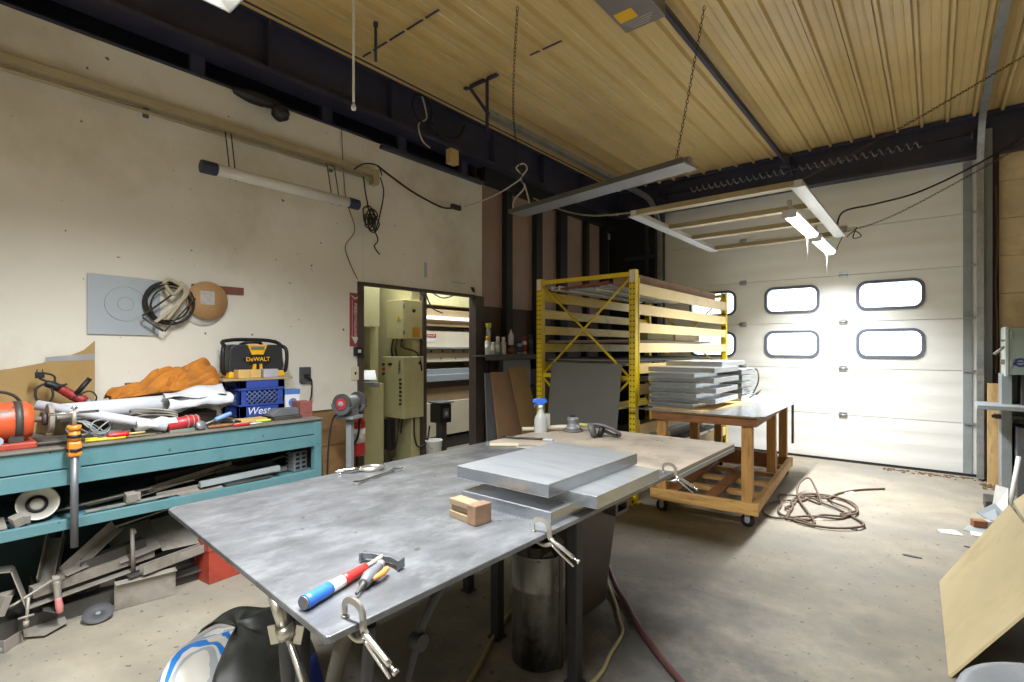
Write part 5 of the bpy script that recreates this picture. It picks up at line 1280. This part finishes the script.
for k, (sx_, x0, x1, y0, y1, z, n_, m_, lb) in enumerate((
        (0, -3.33, -2.29, 4.64, 7.1, 1.543, 2, CARDB, 'brown board on the fourth rack level'),
        (0, -3.33, -2.29, 4.64, 7.0, 1.338, 3, STEELD, 'dark sheet on the fifth rack level'),
        (0, -3.33, -2.29, 4.64, 7.2, 1.135, 3, STEELD, 'dark sheet on the level behind the leaning grey sheet'))):
    for j in range(n_):
        MB().box(x0+.01*j, y0+.03*j, z+j*.014, x1-.02*j, y1-.06*j, z+j*.014+.012).build('flat_sheet', m_ if j % 2 == 0 else GREYST, label=lb+', '+('lowest', 'middle', 'top')[j if n_ > 2 else j*2]+' of its pile', cat='sheet')
for (x, y, z, dx, dy, dz, m_, lb) in ((-2.40, 5.4, 1.572, .08, .35, .09, mat('olive_block', '8f8a52', .6), 'olive block on the fourth rack level'), (-2.42, 6.2, 1.572, .10, .4, .10, mat('cream_block', 'cfc39a', .6), 'cream carton on the fourth rack level by the far post'),
        (-2.42, 5.1, .424, .12, .5, .13, CREAMM, 'cream slab standing on the lowest rack beam'), (-2.6, 6.3, .424, .2, .6, .1, STEELD, 'dark flat stock on the lowest rack beam')):
    MB().box(x-dx, y-dy, z, x+dx, y+dy, z+dz).build('stock_block', m_, label=lb, cat='block', bev=.004)
MB().box(-3.33, 4.64, .411, -2.29, 7.2, .423).build('flat_sheet', STEELD, label='dark sheet lying across the lowest beams of the yellow rack', cat='sheet')
for k, (y, z) in enumerate(((5.0, .2), (5.7, .2))):
    MB().box(-2.85, y-.25, .001, -2.3, y+.25, z+.05*k).build('wooden_skid', (WOODP, CREAMM)[k], label=('pale wooden skid on the floor under the rack end', 'cream wooden skid on the floor under the middle of the rack')[k], cat='skid', bev=.004)
mb = MB(); mb.quad([(-3.17, 4.33, .0), (-2.34, 4.30, .0), (-2.31, 4.46, 1.33), (-3.135, 4.47, 1.335)], .006)
mb.build('grey_sheet', SHEETG, label='big plain grey sheet leaning against the end of the yellow rack', cat='sheet', bev=.001)

# ------------------------------------------------------------------ wooden cart with panels
t = thing('wooden_cart', 'wooden rolling cart with lumber legs in front of the yellow rack', 'cart', (-1.631, 5.533, 0), math.radians(4.3))
cx, cy = .42, 1.08
for sx in (-1, 1):
    MB().box(sx*cx-.02, -cy, .838, sx*cx+.02, cy, .905).build('top_rail', WOODR, t, bev=.004)
    MB().box(sx*cx-.022, -cy, .12, sx*cx+.022, cy, .21).build('base_rail', WOODX, t, bev=.004)
    for y in (-cy+.05, 0 if sx < 0 else .2, cy-.05):
        MB().box(sx*(cx-.062)-.042, y-.04, .21, sx*(cx-.062)+.042, y+.04, .905).build('leg', WOOD, t, bev=.005)
for sy in (-1, 1):
    MB().box(-cx-.02, sy*cy-.02, .838, cx+.02, sy*cy+.02, .905).build('top_rail', WOODR, t, bev=.004)
    MB().box(-cx-.03, sy*cy-.022, .115, cx+.03, sy*cy+.022, .215).build('base_rail', WOODX, t, bev=.004)
MB().box(-cx-.02, -cy-.02, .905, cx+.02, cy+.02, .922).build('deck', PLY, t, bev=.002)
for y in (-.55, -.1, .35, .8): MB().box(-cx+.02, y-.045, .13, cx-.02, y+.045, .17).build('cross_slat', WOODX, t, bev=.003)
for x in (-.28, .05): MB().box(x-.05, -1.0, .172, x+.05, 1.0, .20).build('lower_board', WOODR, t, bev=.003)
MB().box(-.44, .2, .26, .40, .29, .40).build('lower_rail', WOODR, t, bev=.003)
MB().box(-cx+.02, -.3, .30, cx-.1, .6, .40).build('lower_shelf', WOODR, t, bev=.004) if False else None
for sx in (-1, 1):
    for sy in (-1, 1):
        c = MB().box(sx*(cx-.06)-.035, sy*(cy-.05)-.04, .108, sx*(cx-.06)+.035, sy*(cy-.05)+.04, .115).box(sx*(cx-.06)-.02, sy*(cy-.05)-.028, .05, sx*(cx-.06)+.02, sy*(cy-.05)-.023, .11).box(sx*(cx-.06)-.02, sy*(cy-.05)+.023, .05, sx*(cx-.06)+.02, sy*(cy-.05)+.028, .11).build('caster', ZINC, t)
        X_, Y_ = sx*(cx-.06), sy*(cy-.05)
        MB().cyl((X_, Y_-.016, .054), (X_, Y_+.016, .054), .054, n=22).build('wheel', RUB, c, bev=.004)
        MB().cyl((X_, Y_-.03, .054), (X_, Y_+.03, .054), .020, n=12).build('hub', ZINC, c)
mb = MB(); mb.prism([(-2.36, 4.41), (-2.0, 4.37), (-1.12, 4.42), (-1.06, 4.50), (-1.10, 7.05), (-2.08, 7.0), (-2.10, 4.46)], .9225, .928)
mb.build('bright_sheet', mat('bright_sheet', 'b3b6b8', .22, metal=.7, var=.04), label='shiny metal sheet lying on top of the wooden cart with a pointed overhang', cat='sheet')
MB().prism([(-2.02, 4.50), (-1.56, 4.46), (-1.40, 5.55), (-1.90, 5.62)], .9285, .936).build('yellow_board', PLY, label='thin yellow plywood board under the panel stack on the cart', cat='board')
MB().prism([(-1.82, 5.70), (-1.38, 5.64), (-1.30, 6.45), (-1.78, 6.5)], .9285, .932).build('white_sheet', LAVA, label='white sheet lying at the far end of the wooden cart', cat='sheet')
z = .9365
ords = ('lowest', 'second', 'third', 'fourth', 'fifth', 'sixth', 'seventh', 'eighth')
for k in range(8):
    o_ = k % 2
    panel('aluminium_panel', (-1.845+(.012*((k*7) % 3-1)) if not o_ else -1.82, 4.86+.012*((k*5) % 3) if not o_ else 5.02, z), (.42, .66, .045) if not o_ else (.63, .70, .045),
          ('lowest' if k == 0 else ords[k]+' from the bottom')+' of the aluminium panels stacked on the wooden cart', rz=.01*((k*3) % 5-2))
    z += .0462
z2 = .937
for k in range(5):
    panel('aluminium_panel', (-1.72, 5.80+.02*(k % 2), z2+(.01 if k else 0)), (.40, .52, .055), ('lowest' if k == 0 else ords[k]+' from the bottom')+' of the short panel pile behind the main stack on the cart')
    z2 += .066
panel('aluminium_panel', (-1.86, 5.50, z+.0005), (.56, .80, .045), 'aluminium panel lying across the very top of both piles on the cart')
MB().tube([(-1.50, 5.9, 1.0), (-1.44, 5.85, 1.12), (-1.45, 5.9, 1.22), (-1.50, 6.0, 1.26)], .008, 6, res=5).tube([(-1.50, 5.75, .96), (-1.43, 5.8, 1.02), (-1.44, 5.95, 1.03), (-1.50, 6.02, .97)], .008, 6, res=5).build('air_line', CORDB, label='black air line looped at the end of the panel piles', cat='hose')
mb = MB().box(-1.23, 6.40, .42, -1.215, 6.47, .92); mb.build('hanging_strap', BLKST, label='dark strap hanging from the far corner of the wooden cart', cat='strap')
# floor cord behind the cart and scraps of paper
mb = MB()
random.seed(8); pts = []
for k in range(58):
    a = k*2*PI/13.3; r = .26+.10*math.sin(k*.7)+.03*(k % 5); pts.append((-.86+r*math.cos(a)*.85+.06*math.sin(k), 5.35+r*math.sin(a)*1.3+.0*k, .012+.004*(k % 4)))
pts += [(-.80, 5.75, .03), (-.75, 6.1, .012), (-.60, 6.4, .012), (-.40, 6.62, .012)]
pts[12:16] = [(-1.0, 5.55, .03), (-1.06, 5.85, .10), (-1.0, 6.05, .14), (-.88, 5.75, .08)]
mb.tube(pts, .010, 7, res=4)
mb.build('extension_cord', CORDBR, label='coiled brown extension cord on the floor beside the wooden cart', cat='cord')
random.seed(31)
def floor_bit(name, c, s, m, label, cat='litter', n_=7):
    poly = [(c[0]+s[0]*math.cos(2*PI*k/n_+.3)*random.uniform(.5, 1), c[1]+s[1]*math.sin(2*PI*k/n_+.3)*random.uniform(.5, 1)) for k in range(n_)]
    MB().prism(poly, .0005, .006).build(name, m, label=label, cat=cat)
floor_bit('paper_scrap', (.10, 5.42), (.13, .10), LAVA, 'largest torn white paper scrap on the floor by the block wall')
floor_bit('paper_scrap', (.26, 5.50), (.06, .10), LAVA, 'torn white scrap on the floor nearest the tan board')
floor_bit('paper_scrap', (-.80, 5.10), (.07, .05), LAVA, 'white scrap on the floor just in front of the coiled cord')
floor_bit('paper_scrap', (-.66, 6.25), (.07, .09), LAVA, 'white scrap on the floor behind the coiled cord')
floor_bit('debris', (-.52, 5.02), (.05, .04), STEELD, 'dark crumb of debris on the floor past the coiled cord')
floor_bit('debris', (.22, 5.10), (.09, .02), STEELD, 'dark stick of debris beside the largest paper scrap')
floor_bit('debris', (-.13, 4.62), (.09, .02), STEELD, 'thin dark sliver on the open floor')
mb = MB(); random.seed(2)
for k in range(90):
    x = random.uniform(-.5, .5); y = 7.82-abs(random.gauss(0, .07)); q = random.uniform(.008, .022)
    mb.cbox((x, y, .004), (q*1.6, q, .008), (0, 0, random.random()*3))
o = mb.build('debris_litter', mat('leaf_litter', '6b5236', .8, var=.3, scale=30), label='scattered leaf litter along the foot of the overhead door', cat='debris', kind='stuff')
MB().box(-2.42, 4.30, .0008, -2.0, 4.33, .012).build('debris', STEELD, label='flat dark strip on the floor under the front of the rack', cat='debris') if False else None
t = thing('yellow_tape_measure', 'small yellow tape reel on the floor at the foot of the rack post', 'tape measure', (-2.20, 4.42, 0)); MB().cyl((-.02, 0, .045), (.02, 0, .045), .045, n=18).build('case', YEL, t, bev=.004); MB().cyl((-.024, 0, .045), (.024, 0, .045), .015, n=12).build('hub', BLACK, t)

# ------------------------------------------------------------------ shelf with cans and boards by the door post
t = thing('wall_shelf', 'dark steel shelf against the brown panel wall beside the door post', 'shelf', (-4.0, 5.0, 0))
MB().box(-.155, -.72, 1.385, .09, .66, 1.40).box(.08, -.72, 1.345, .095, .66, 1.41).build('board', mat('shelf_grey', '4c4a48', .5), t, bev=.002)
for y in (-.44, .64): MB().box(-.155, y-.02, 0, -.12, y+.02, 1.39).box(.06, y-.02, 0, .09, y+.02, 1.39).build('leg', BLKST, t)
MB().box(-.155, -.44, .98, .09, .62, 1.0).build('lower_board', mat('shelf_grey', '4c4a48', .5), t, bev=.002)
cans = [(4.40, .20, .033, WHITE, YLAB, 'spray can'), (4.49, .14, .031, LAVA, LAVA, 0), (4.575, .20, .031, ZINC, LAVA, 0), (4.68, .195, .033, LAVA, LAVA, 0), (4.82, .11, .045, WOODR, STEELD, 0), (4.99, .17, .033, ZINC, BLUE, 0), (5.09, .205, .031, LAVA, REDD, 0), (5.21, .23, .038, GREYD, mat('can_green', '3f4f3a', .5), 0)]
lbl = ['white can at the door-post end of the shelf, taller tube behind it', 'short pale can, second from the door post on the shelf', 'pale spray can, third from the door post on the shelf', 'white and grey can, fourth from the door post on the shelf', 'squat brown jar in the middle of the shelf', 'pale can with a blue band right of the brown jar gap', 'white can with a red top near the rack end of the shelf', 'dark green can at the rack end of the shelf']
lbl[5] = 'pale can with a blue cap between the brown jar and red-topped can'
for k, (y, h, r, m_, mc, _) in enumerate(cans):
    t = thing('spray_can', lbl[k], 'can', (-3.99, y, 1.4005))
    MB().lathe([(r*.92, 0), (r, .004), (r, h*.78), (r*.75, h*.85)], 16).build('can_body', m_, t)
    MB().lathe([(r*.72, h*.85), (r*.72, h*1.08), (r*.5, h*1.12), (0, h*1.12)], 14).build('cap', mc, t)
    MB().lathe([(r*1.01, h*.2), (r*1.01, h*.62)], 16).build('label', mc if k not in (0, 4) else m_, t)
t = thing('tall_bottle', 'tall pale tube with a lime yellow cap on the shelf behind the cans', 'bottle', (-4.08, 4.51, 1.4005))
MB().lathe([(.028, 0), (.028, .29), (.018, .32)], 16).build('tube', ZINC, t); MB().lathe([(.034, .32), (.036, .38), (0, .385)], 16).build('cap', mat('cap_lime', 'c4cc3a', .5), t)
t = thing('glue_bottle', 'tall white cone-topped bottle standing on the squat brown jar', 'bottle', (-3.99, 4.82, 1.5245)); MB().lathe([(.036, 0), (.036, .11), (.012, .16), (.006, .19), (0, .19)], 16).build('bottle', LAVA, t)
lb_ = [((-3.92, 4.50), (-3.76, 4.58), 1.20, GREYD, 'dark grey board leaning below the shelf, closest to the door post'), ((-3.90, 4.58), (-3.72, 4.66), 1.22, ZINC, 'thin pale-edged board leaning below the shelf behind the brown carton')]
mb = MB(); mb.quad([(-3.68, 4.08, 0), (-3.64, 4.50, 0), (-3.90, 4.50, 1.20), (-3.94, 4.30, 1.20)], .02); mb.build('dark_board', GREYD, label='dark grey board leaning below the shelf, closest to the door post', cat='board', bev=.002)
mb = MB(); mb.quad([(-3.60, 4.22, 0), (-3.56, 4.72, 0), (-3.86, 4.68, 1.21), (-3.90, 4.36, 1.21)], .02); mb.build('brown_carton', CARDB, label='flat brown carton leaning below the shelf, in front of the dark board', cat='carton', bev=.003)
mb = MB(); mb.quad([(-3.50, 4.62, 0), (-3.46, 4.98, 0), (-3.78, 4.82, 1.28), (-3.82, 4.58, 1.25)], .012); t_ = mb.build('cardboard_strip', mat('brown_strip', '94794f', .8, var=.1), label='long tan cardboard strip leaning crookedly over the brown carton', cat='cardboard', bev=.002)
mb = MB(); mb.quad([(-3.72, 5.3, 0), (-3.66, 5.9, 0), (-3.80, 5.85, 1.0), (-3.86, 5.25, 1.0)], .02); mb.build('brown_board', BROWND, label='dark brown board leaning behind the cardboard strip', cat='board')
mb = MB(); mb.quad([(-3.93, 4.62, 1.02), (-3.93, 5.15, 1.02), (-3.95, 5.15, 1.34), (-3.95, 4.62, 1.34)], .01); mb.build('grey_tray', GREYST, label='grey metal tray standing under the can shelf', cat='tray')
MB().box(-4.06, 4.60, 1.0, -3.98, 4.80, 1.06).build('white_carton', LAVA, label='small white carton on the lower shelf board', cat='carton', bev=.003)
MB().box(-4.05, 4.60, .0, -3.90, 4.75, .18).build('wood_offcut', WOODP, label='pale wood offcut on the floor by the door post', cat='wood', bev=.004)
mb = MB(); mb.quad([(-4.08, 4.30, 0), (-4.06, 4.42, 0), (-4.17, 4.43, .66), (-4.20, 4.31, .66)], .02); 
mb.build('grey_board', GREYST, label='narrow grey board leaning inside the doorway by its far post', cat='board') if False else None

# ------------------------------------------------------------------ press brake beyond the doorway
t = thing('press_brake', 'cream press brake machine standing in the room through the doorway', 'machine', (-5.6, 5.9, 0))
def pb(name, x0, x1, y0, y1, z0, z1, m, b=.006, par=None): return MB().box(x0, y0, z0, x1, y1, z1).build(name, m, par or t, bev=b)
pb('ram', -.30, .0, -1.55, 1.9, 1.50, 1.74, CREAMW); pb('upper_beam', -.35, .03, -1.55, 1.9, 1.80, 2.05, TANM); pb('top_beam', -.35, -.05, -1.55, 1.9, 2.12, 2.7, CREAMM)
pb('light_bar', -.08, .06, -1.5, 1.85, 1.90, 1.945, mat('work_light', 'ffffff', .5, emit='fff8ea', estr=.9))
pb('ledge', -.2, .05, -1.55, 1.9, 1.475, 1.50, GREYST, .003); pb('clamp_bar', -.2, .02, -1.55, 1.9, 1.41, 1.475, TANM); pb('punch_holder', -.16, .0, -1.55, 1.9, 1.28, 1.41, CREAMW)
pb('die', -.12, .0, -1.55, 1.9, 1.10, 1.18, GREYST); pb('die_rail', -.20, .05, -1.55, 1.9, 1.0, 1.10, ZINC); pb('bed_edge', -.3, .02, -1.55, 1.9, .91, 1.0, BROWND)
pb('bed', -.3, .0, -1.55, 1.9, .70, .91, TANM); pb('bed_panel', -.28, .02, -1.55, 1.9, .2, .70, CREAMW); pb('bed_foot', -.3, .0, -1.55, 1.9, .0, .16, STEELD)
for k in range(8): MB().cyl((.018, -1.4+.22*k, 1.44), (.026, -1.4+.22*k, 1.44), .018, n=10).cyl((-.002, -1.35+.3*k, 1.33), (.004, -1.35+.3*k, 1.33), .012, n=10).build('bolt', STEELD, t)
s_ = pb('danger_label', .0, .003, -1.05, -.85, 1.575, 1.69, LAVA, 0); MB().box(.003, -1.05, 1.64, .005, -.85, 1.69).build('label_header', RED, s_)
text('lettering', 'DANGER', .042, LAVA, s_, (.0055, -.95, 1.664), ROT_X, .0005)
# side frame and electrical cabinets toward the doorway
pb('side_frame', -.55, .55, -1.75, -1.60, 0, 2.9, CREAMM); pb('frame_post', .52, .62, -1.62, -1.56, 0, 2.9, POSTB)
c1 = pb('electrical_cabinet', .27, .60, -1.92, -1.61, 1.60, 2.08, CREAMM, .006)
mb = MB(); mb.prism([(.48, 1.83), (.56, 1.83), (.52, 1.90)], 1.922, 1.925, FACE_MY); mb.build('hazard_label', YLAB, c1)
mb = MB(); mb.prism([(.515, 1.845), (.528, 1.845), (.521, 1.885)], 1.925, 1.927, FACE_MY); mb.build('hazard_mark', BLACK, c1)
MB().box(.60, -1.78, 1.62, .604, -1.66, 1.74).build('label_patch', mat('ochre', 'c08a20', .6), c1); MB().cyl((.60, -1.76, 1.95), (.615, -1.76, 1.95), .022, n=12).build('knob', BLACK, c1)
for z in (1.68, 2.0): MB().cyl((.605, -1.915, z-.03), (.605, -1.915, z+.03), .008, n=8).build('cabinet_hinge', STEELD, c1)
c2 = pb('control_cabinet', .20, .62, -1.94, -1.61, .62, 1.38, CREAMM, .008)
for z, m_ in ((1.28, BLACK), (1.22, RED), (1.16, BLACK)): MB().cyl((.25, -1.945, z), (.25, -1.965, z), .018, n=12).build('push_button', m_, c2)
MB().box(.33, -1.945, 1.27, .40, -1.94, 1.30).build('name_tag', BLACK, c2)
mb = MB()
for k in range(7): mb.cbox((.57+.004*(k % 2), -1.943, .80+.05*k), (.05, .004, .026), (0, .2*(k % 3-1), 0))
for k in range(3): mb.cbox((.55, -1.943, 1.2+.05*k), (.012, .004, .07), (0, .5, 0))
mb.build('dark_marking', STEELD, c2); MB().cyl((.62, -1.68, 1.30), (.632, -1.68, 1.30), .02, n=12).build('knob', BLACK, c2)
pb('column', .10, .40, -2.35, -2.12, 1.74, 2.9, CREAMM); pb('column_side', .02, .10, -2.30, -2.0, 1.7, 2.9, TANM); pb('ram_cylinder', .20, .32, -2.2, -2.08, 1.05, 1.74, CREAMM); pb('lower_column', .05, .32, -2.28, -2.0, 0, 1.05, CREAMM)
pb('gauge_box', .12, .2, -2.40, -2.25, 1.30, 1.62, LAVA); pb('grey_valve', .18, .25, -2.42, -2.3, 1.18, 1.42, mat('valve_green', '3d6a58', .5))
pb('foot_switch', .30, .42, -1.98, -1.90, .22, .60, BLACK, .004)
mb = MB(); mb.quad([(.45, -2.60, 1.10), (.62, -2.28, 1.08), (.35, -2.15, 1.08), (.2, -2.5, 1.10)], .05); mb.build('tool_tray', GREYST, t); MB().quad([(.40, -2.45, 1.12), (.56, -2.28, 1.115), (.42, -2.2, 1.22), (.27, -2.4, 1.22)], .01).build('papers', LAVA, t)
for pts in ([(.45, -1.9, 1.6), (.46, -1.93, 1.5), (.44, -1.9, 1.38)], [(.38, -1.9, 1.6), (.37, -1.92, 1.48), (.36, -1.9, 1.38)], [(.53, -1.88, 1.6), (.55, -1.9, 1.5), (.60, -1.7, 1.42), (.63, -1.65, 1.2)], [(.5, -1.9, .62), (.50, -1.95, .3), (.4, -2.0, .05), (.1, -2.1, .03)],
            [(.60, -1.75, .62), (.64, -1.78, .4), (.62, -1.7, .25), (.66, -1.6, .3), (.66, -1.55, .5)], [(.35, -2.0, 2.3), (.45, -1.95, 2.25), (.62, -1.7, 2.2), (.63, -1.6, 2.1)], [(.3, -1.94, .62), (.31, -1.97, .35), (.40, -1.96, .1)], [(.56, -1.9, .62), (.56, -1.93, .45), (.58, -1.93, .62)]):
    MB().tube(pts, .011, 6, res=6).build('cable', CORDB, t)
for pts in ([(.5, -1.5, 2.25), (.3, -1.2, 2.05), (.2, -.9, 1.98)], [(.3, -1.3, 2.3), (.2, -.9, 2.2), (.25, -.6, 2.3)]): MB().tube(pts, .010, 6, res=6).build('cable', CORDB, t)
t = thing('control_box', 'black control box standing inside the doorway before the press brake', 'control box', (-5.08, 4.68, 0))
MB().box(-.05, -.05, 0, .05, .05, .50).build('pedestal', STEELD, t); MB().box(-.08, -.13, .50, .12, .07, .75).build('case', BLACK, t, bev=.008); MB().box(.12, -.08, .57, .123, .02, .69).build('display', GREYD, t); MB().box(-.10, -.15, .76, .14, .1, .775).build('top_cover', GREYD, t)
MB().box(.123, -.05, .60, .125, .0, .65).build('key_block', ZINC, t)
t = thing('white_bucket', 'white bucket on the floor under the black control box', 'bucket', (-4.92, 4.40, 0)); t.scale = (.85, .85, .9) 
MB().lathe([(.10, 0), (.125, .33), (.13, .335), (.13, .355), (.122, .355), (.118, .33), (.095, .02), (0, .02)], 26).build('body', LAVA, t)
MB().tube([(0, .128, .32), (.06, .11, .26), (.11, .0, .22), (.06, -.11, .26), (0, -.128, .32)], .004, 5, res=5).build('handle', STEEL, t)

# ------------------------------------------------------------------ by the block wall
MB().box(.45, 7.60, 0, .575, 7.64, 1.10).build('pine_board', WOODP, label='tall pale pine board standing beside the grey door post', cat='board', bev=.003)
t = thing('band_saw', 'grey-green machine cabinet with a flat table against the block wall', 'machine', (.93, 7.15, 0))
MB().box(-.36, -.05, 1.22, .5, .38, 1.68).build('upper_cabinet', ELEC, t, bev=.006)
MB().box(-.38, -.06, 1.20, -.355, .40, 1.70).build('cabinet_edge', mat('cabinet_pale', 'b8c0bb', .5), t, bev=.004)
for z in (1.30, 1.58): MB().box(-.345, -.062, z, -.325, -.05, z+.07).build('hinge', ELEC, t, bev=.003)
mb = MB(); M_ = Matrix(((1,0,0,-.27),(0,0,-1,-.05),(0,1,0,1.34),(0,0,0,1)))
mb.holes([((.05+.008*math.sin(5*k))*math.cos(k*PI/12), .045*math.sin(k*PI/12)) for k in range(24)], [[(.028*math.cos(-k*PI/6), .024*math.sin(-k*PI/6)) for k in range(12)]], .002, M_)
mb.box(-.30, -.0522, 1.335, -.24, -.05, 1.348)
mb.build('logo', mat('emblem_blue', '2e3a78', .5), t)
MB().box(-.40, .05, 0, -.32, .38, 1.22).box(-.32, .30, 0, .5, .38, 1.22).build('column', GREYST, t, bev=.005)
MB().box(-.26, .0, .9, -.21, .30, 1.22).box(-.14, .05, .95, .0, .25, 1.22).build('guide_post', STEELD, t, bev=.003)
MB().box(-.60, -.25, .872, .5, .25, .915).build('table', GREYST, t, bev=.005); MB().box(-.595, -.248, .905, .5, .25, .9155).build('table_face', ZINC, t)
MB().tube([(-.2, .0, .915), (-.2, .0, 1.0), (-.17, 0, 1.03), (-.1, 0, 1.03)], .014, 8, res=4).build('fence_arm', GREYST, t)
MB().box(-.45, .06, .76, .4, .20, .80).cyl((-.47, .1, .78), (-.3, .1, .78), .016).build('table_bracket', STEELD, t)
MB().box(-.30, -.10, .0, .5, .30, .70).build('lower_cabinet', GREYD, t, bev=.006)
MB().cyl((-.38, .0, 1.50), (-.46, .0, 1.42), .014, n=8).box(-.41, -.03, 1.32, -.38, .03, 1.37).box(-.41, -.03, 1.55, -.38, .02, 1.57).build('latch', STEEL, t)
MB().tube([(-.1+.04*math.cos(a), .05, 1.71+.025*math.sin(a)) for a in [k*PI/6 for k in range(12)]], .008, 6, closed=True).build('lifting_ring', ZINC, t)
t = thing('steel_stand', 'small grey steel stand with a sloping top beside the tan board', 'stand', (.98, 6.35, 0))
MB().quad([(-.30, -.2, .64), (.5, -.2, .60), (.5, .3, .60), (-.30, .3, .66)], .03).build('top', ZINC, t, bev=.003)
for lx in (-.22, .2): MB().box(lx, -.18, 0, lx+.04, -.14, .62).box(lx, .2, 0, lx+.04, .24, .62).build('leg', GREYST, t)
MB().quad([(-.20, -.16, .02), (.2, -.16, .02), (.2, -.14, .58), (-.2, -.14, .58)], .006).build('front_panel', GREYD, t)
MB().box(.36, 6.30, 0, .52, 6.62, .10).build('steel_offcut', STEELD, label='dark steel block on the floor at the foot of the machine', cat='steel offcut', bev=.004)
mb = MB().cyl((.50, 6.10, .10), (.58, 6.35, .52), .018, n=8); mb.quad([(.38, 6.02, .08), (.48, 6.0, .06), (.50, 6.20, .26), (.42, 6.2, .28)], .02)
mb.build('white_scraper', LAVA, label='white rod and wedge leaning on the dark steel block', cat='tool')
t = thing('wood_scrap', 'short wood block lying with grey sheet scraps near the tan board', 'wood', (.36, 5.75, 0), .3); MB().box(-.12, -.03, 0, .08, .04, .06).build('block', WOODR, t, bev=.004); MB().box(-.03, -.035, .0, .0, .045, .062).build('strap', ZINC, t)
mb = MB(); mb.quad([(.28, 5.85, .10), (.42, 5.70, .02), (.52, 5.85, .02), (.40, 6.0, .16)], .01); mb.build('grey_plate', ZINC, label='bent pale grey plate on the floor near the tan board', cat='steel plate')
MB().quad([(.18, 5.55, .004), (.42, 5.50, .004), (.46, 5.72, .004), (.22, 5.74, .004)], .003).build('grey_plate', GREYST, label='flat grey plate on the floor beside the short wood block', cat='steel plate')
mb = MB(); random.seed(12)
for k in range(70):
    x = random.uniform(.40, .75); y = 7.58-abs(random.gauss(0, .12)); q = random.uniform(.01, .03)
    mb.cbox((x, y, .005), (q*1.6, q, .01), (0, 0, random.random()*3))
mb.build('debris_litter', mat('leaf_litter', '6b5236', .8, var=.3, scale=30), label='wood chips and litter around the foot of the pine board', cat='debris', kind='stuff')
MB().tube([(.535, 7.84, 3.3), (.545, 7.84, 2.6), (.53, 7.84, 2.2), (.545, 7.84, 1.7), (.535, 7.84, 1.2)], .010, 6, res=8).build('conduit_cord', CORDBR, label='brown cord hanging beside the grey door post', cat='cord')
MB().box(.46, 7.70, .40, .60, 7.715, .425).build('pole_latch', STEEL, label='small steel latch behind the pine board', cat='latch') if False else None
# big tan board leaning at the corner
mb = MB(); mb.quad([(.06, 3.03, 0), (.035, 4.22, 0), (.36, 4.30, .53), (.42, 3.02, .55)], .012)
mb.build('tan_board', CARDR, label='big creased tan board leaning over a dark box in the corner', cat='board', bev=.001)
mb = MB(); mb.quad([(.40, 3.02, .56), (.375, 4.30, .55), (.85, 4.55, 1.02), (.95, 3.05, 1.1)], .012)
mb.build('tan_board', CARDR, label='upper tan board leaning back beyond the creased one', cat='board', bev=.001)
MB().box(.45, 2.9, 0, 1.3, 4.2, .42).build('dark_box', BLACK, label='dark box beneath the leaning tan boards', cat='box', bev=.01)
t = thing('grey_barrel', 'rounded grey metal barrel top in the near corner by the tan board', 'barrel', (.32, 1.75, 0))
MB().lathe([(.27, 0), (.285, .02), (.285, .58), (.275, .61), (.25, .615), (.235, .60), (0, .595)], 48).build('body', SMOKE, t)

# ------------------------------------------------------------------ groups of repeats
GROUPS = {'locking_clamp': 'locking clamps around the shop', 'spray_can': 'cans on the steel shelf', 'channel_strip': 'channel strips on top of the yellow rack',
          'flat_sheet': 'flat sheets stored on the yellow rack', 'strip_lamp': 'lit strip lamps under the hanging frame', 'fluorescent_fixture': 'strip light fixtures',
          'hanging_chain': 'chains holding the lights', 'paper_scrap': 'white paper scraps on the floor', 'spacer_block': 'blocks under the radio',
          'stock_block': 'block stock on the yellow rack', 'door_track': 'door tracks', 'air_hose': 'air hoses on the floor', 'flat_bar': 'metal bars under and on the bench',
          'angle_bar': 'metal bars under and on the bench', 'steel_tube': 'metal bars under and on the bench', 'steel_channel': 'metal bars under and on the bench',
          'steel_plate': 'scrap plates under the bench', 'angle_bracket': 'scrap brackets under the bench', 'steel_offcut': 'steel offcuts', 'pliers': 'pliers on the bench',
          'tan_board': 'leaning tan boards', 'debris': 'crumbs of debris on the floor', 'white_trim_board': 'trim boards on top of the yellow rack', 'wooden_skid': 'skids under the yellow rack'}
for o in list(COL.objects):
    if o.parent is None and o.get('label'):
        k = o.name.split('.')[0]
        if k in GROUPS: o['group'] = GROUPS[k]
        elif k == 'aluminium_panel': o['group'] = 'aluminium panels on the steel table' if o.location.y < 3 else 'aluminium panels on the wooden cart'
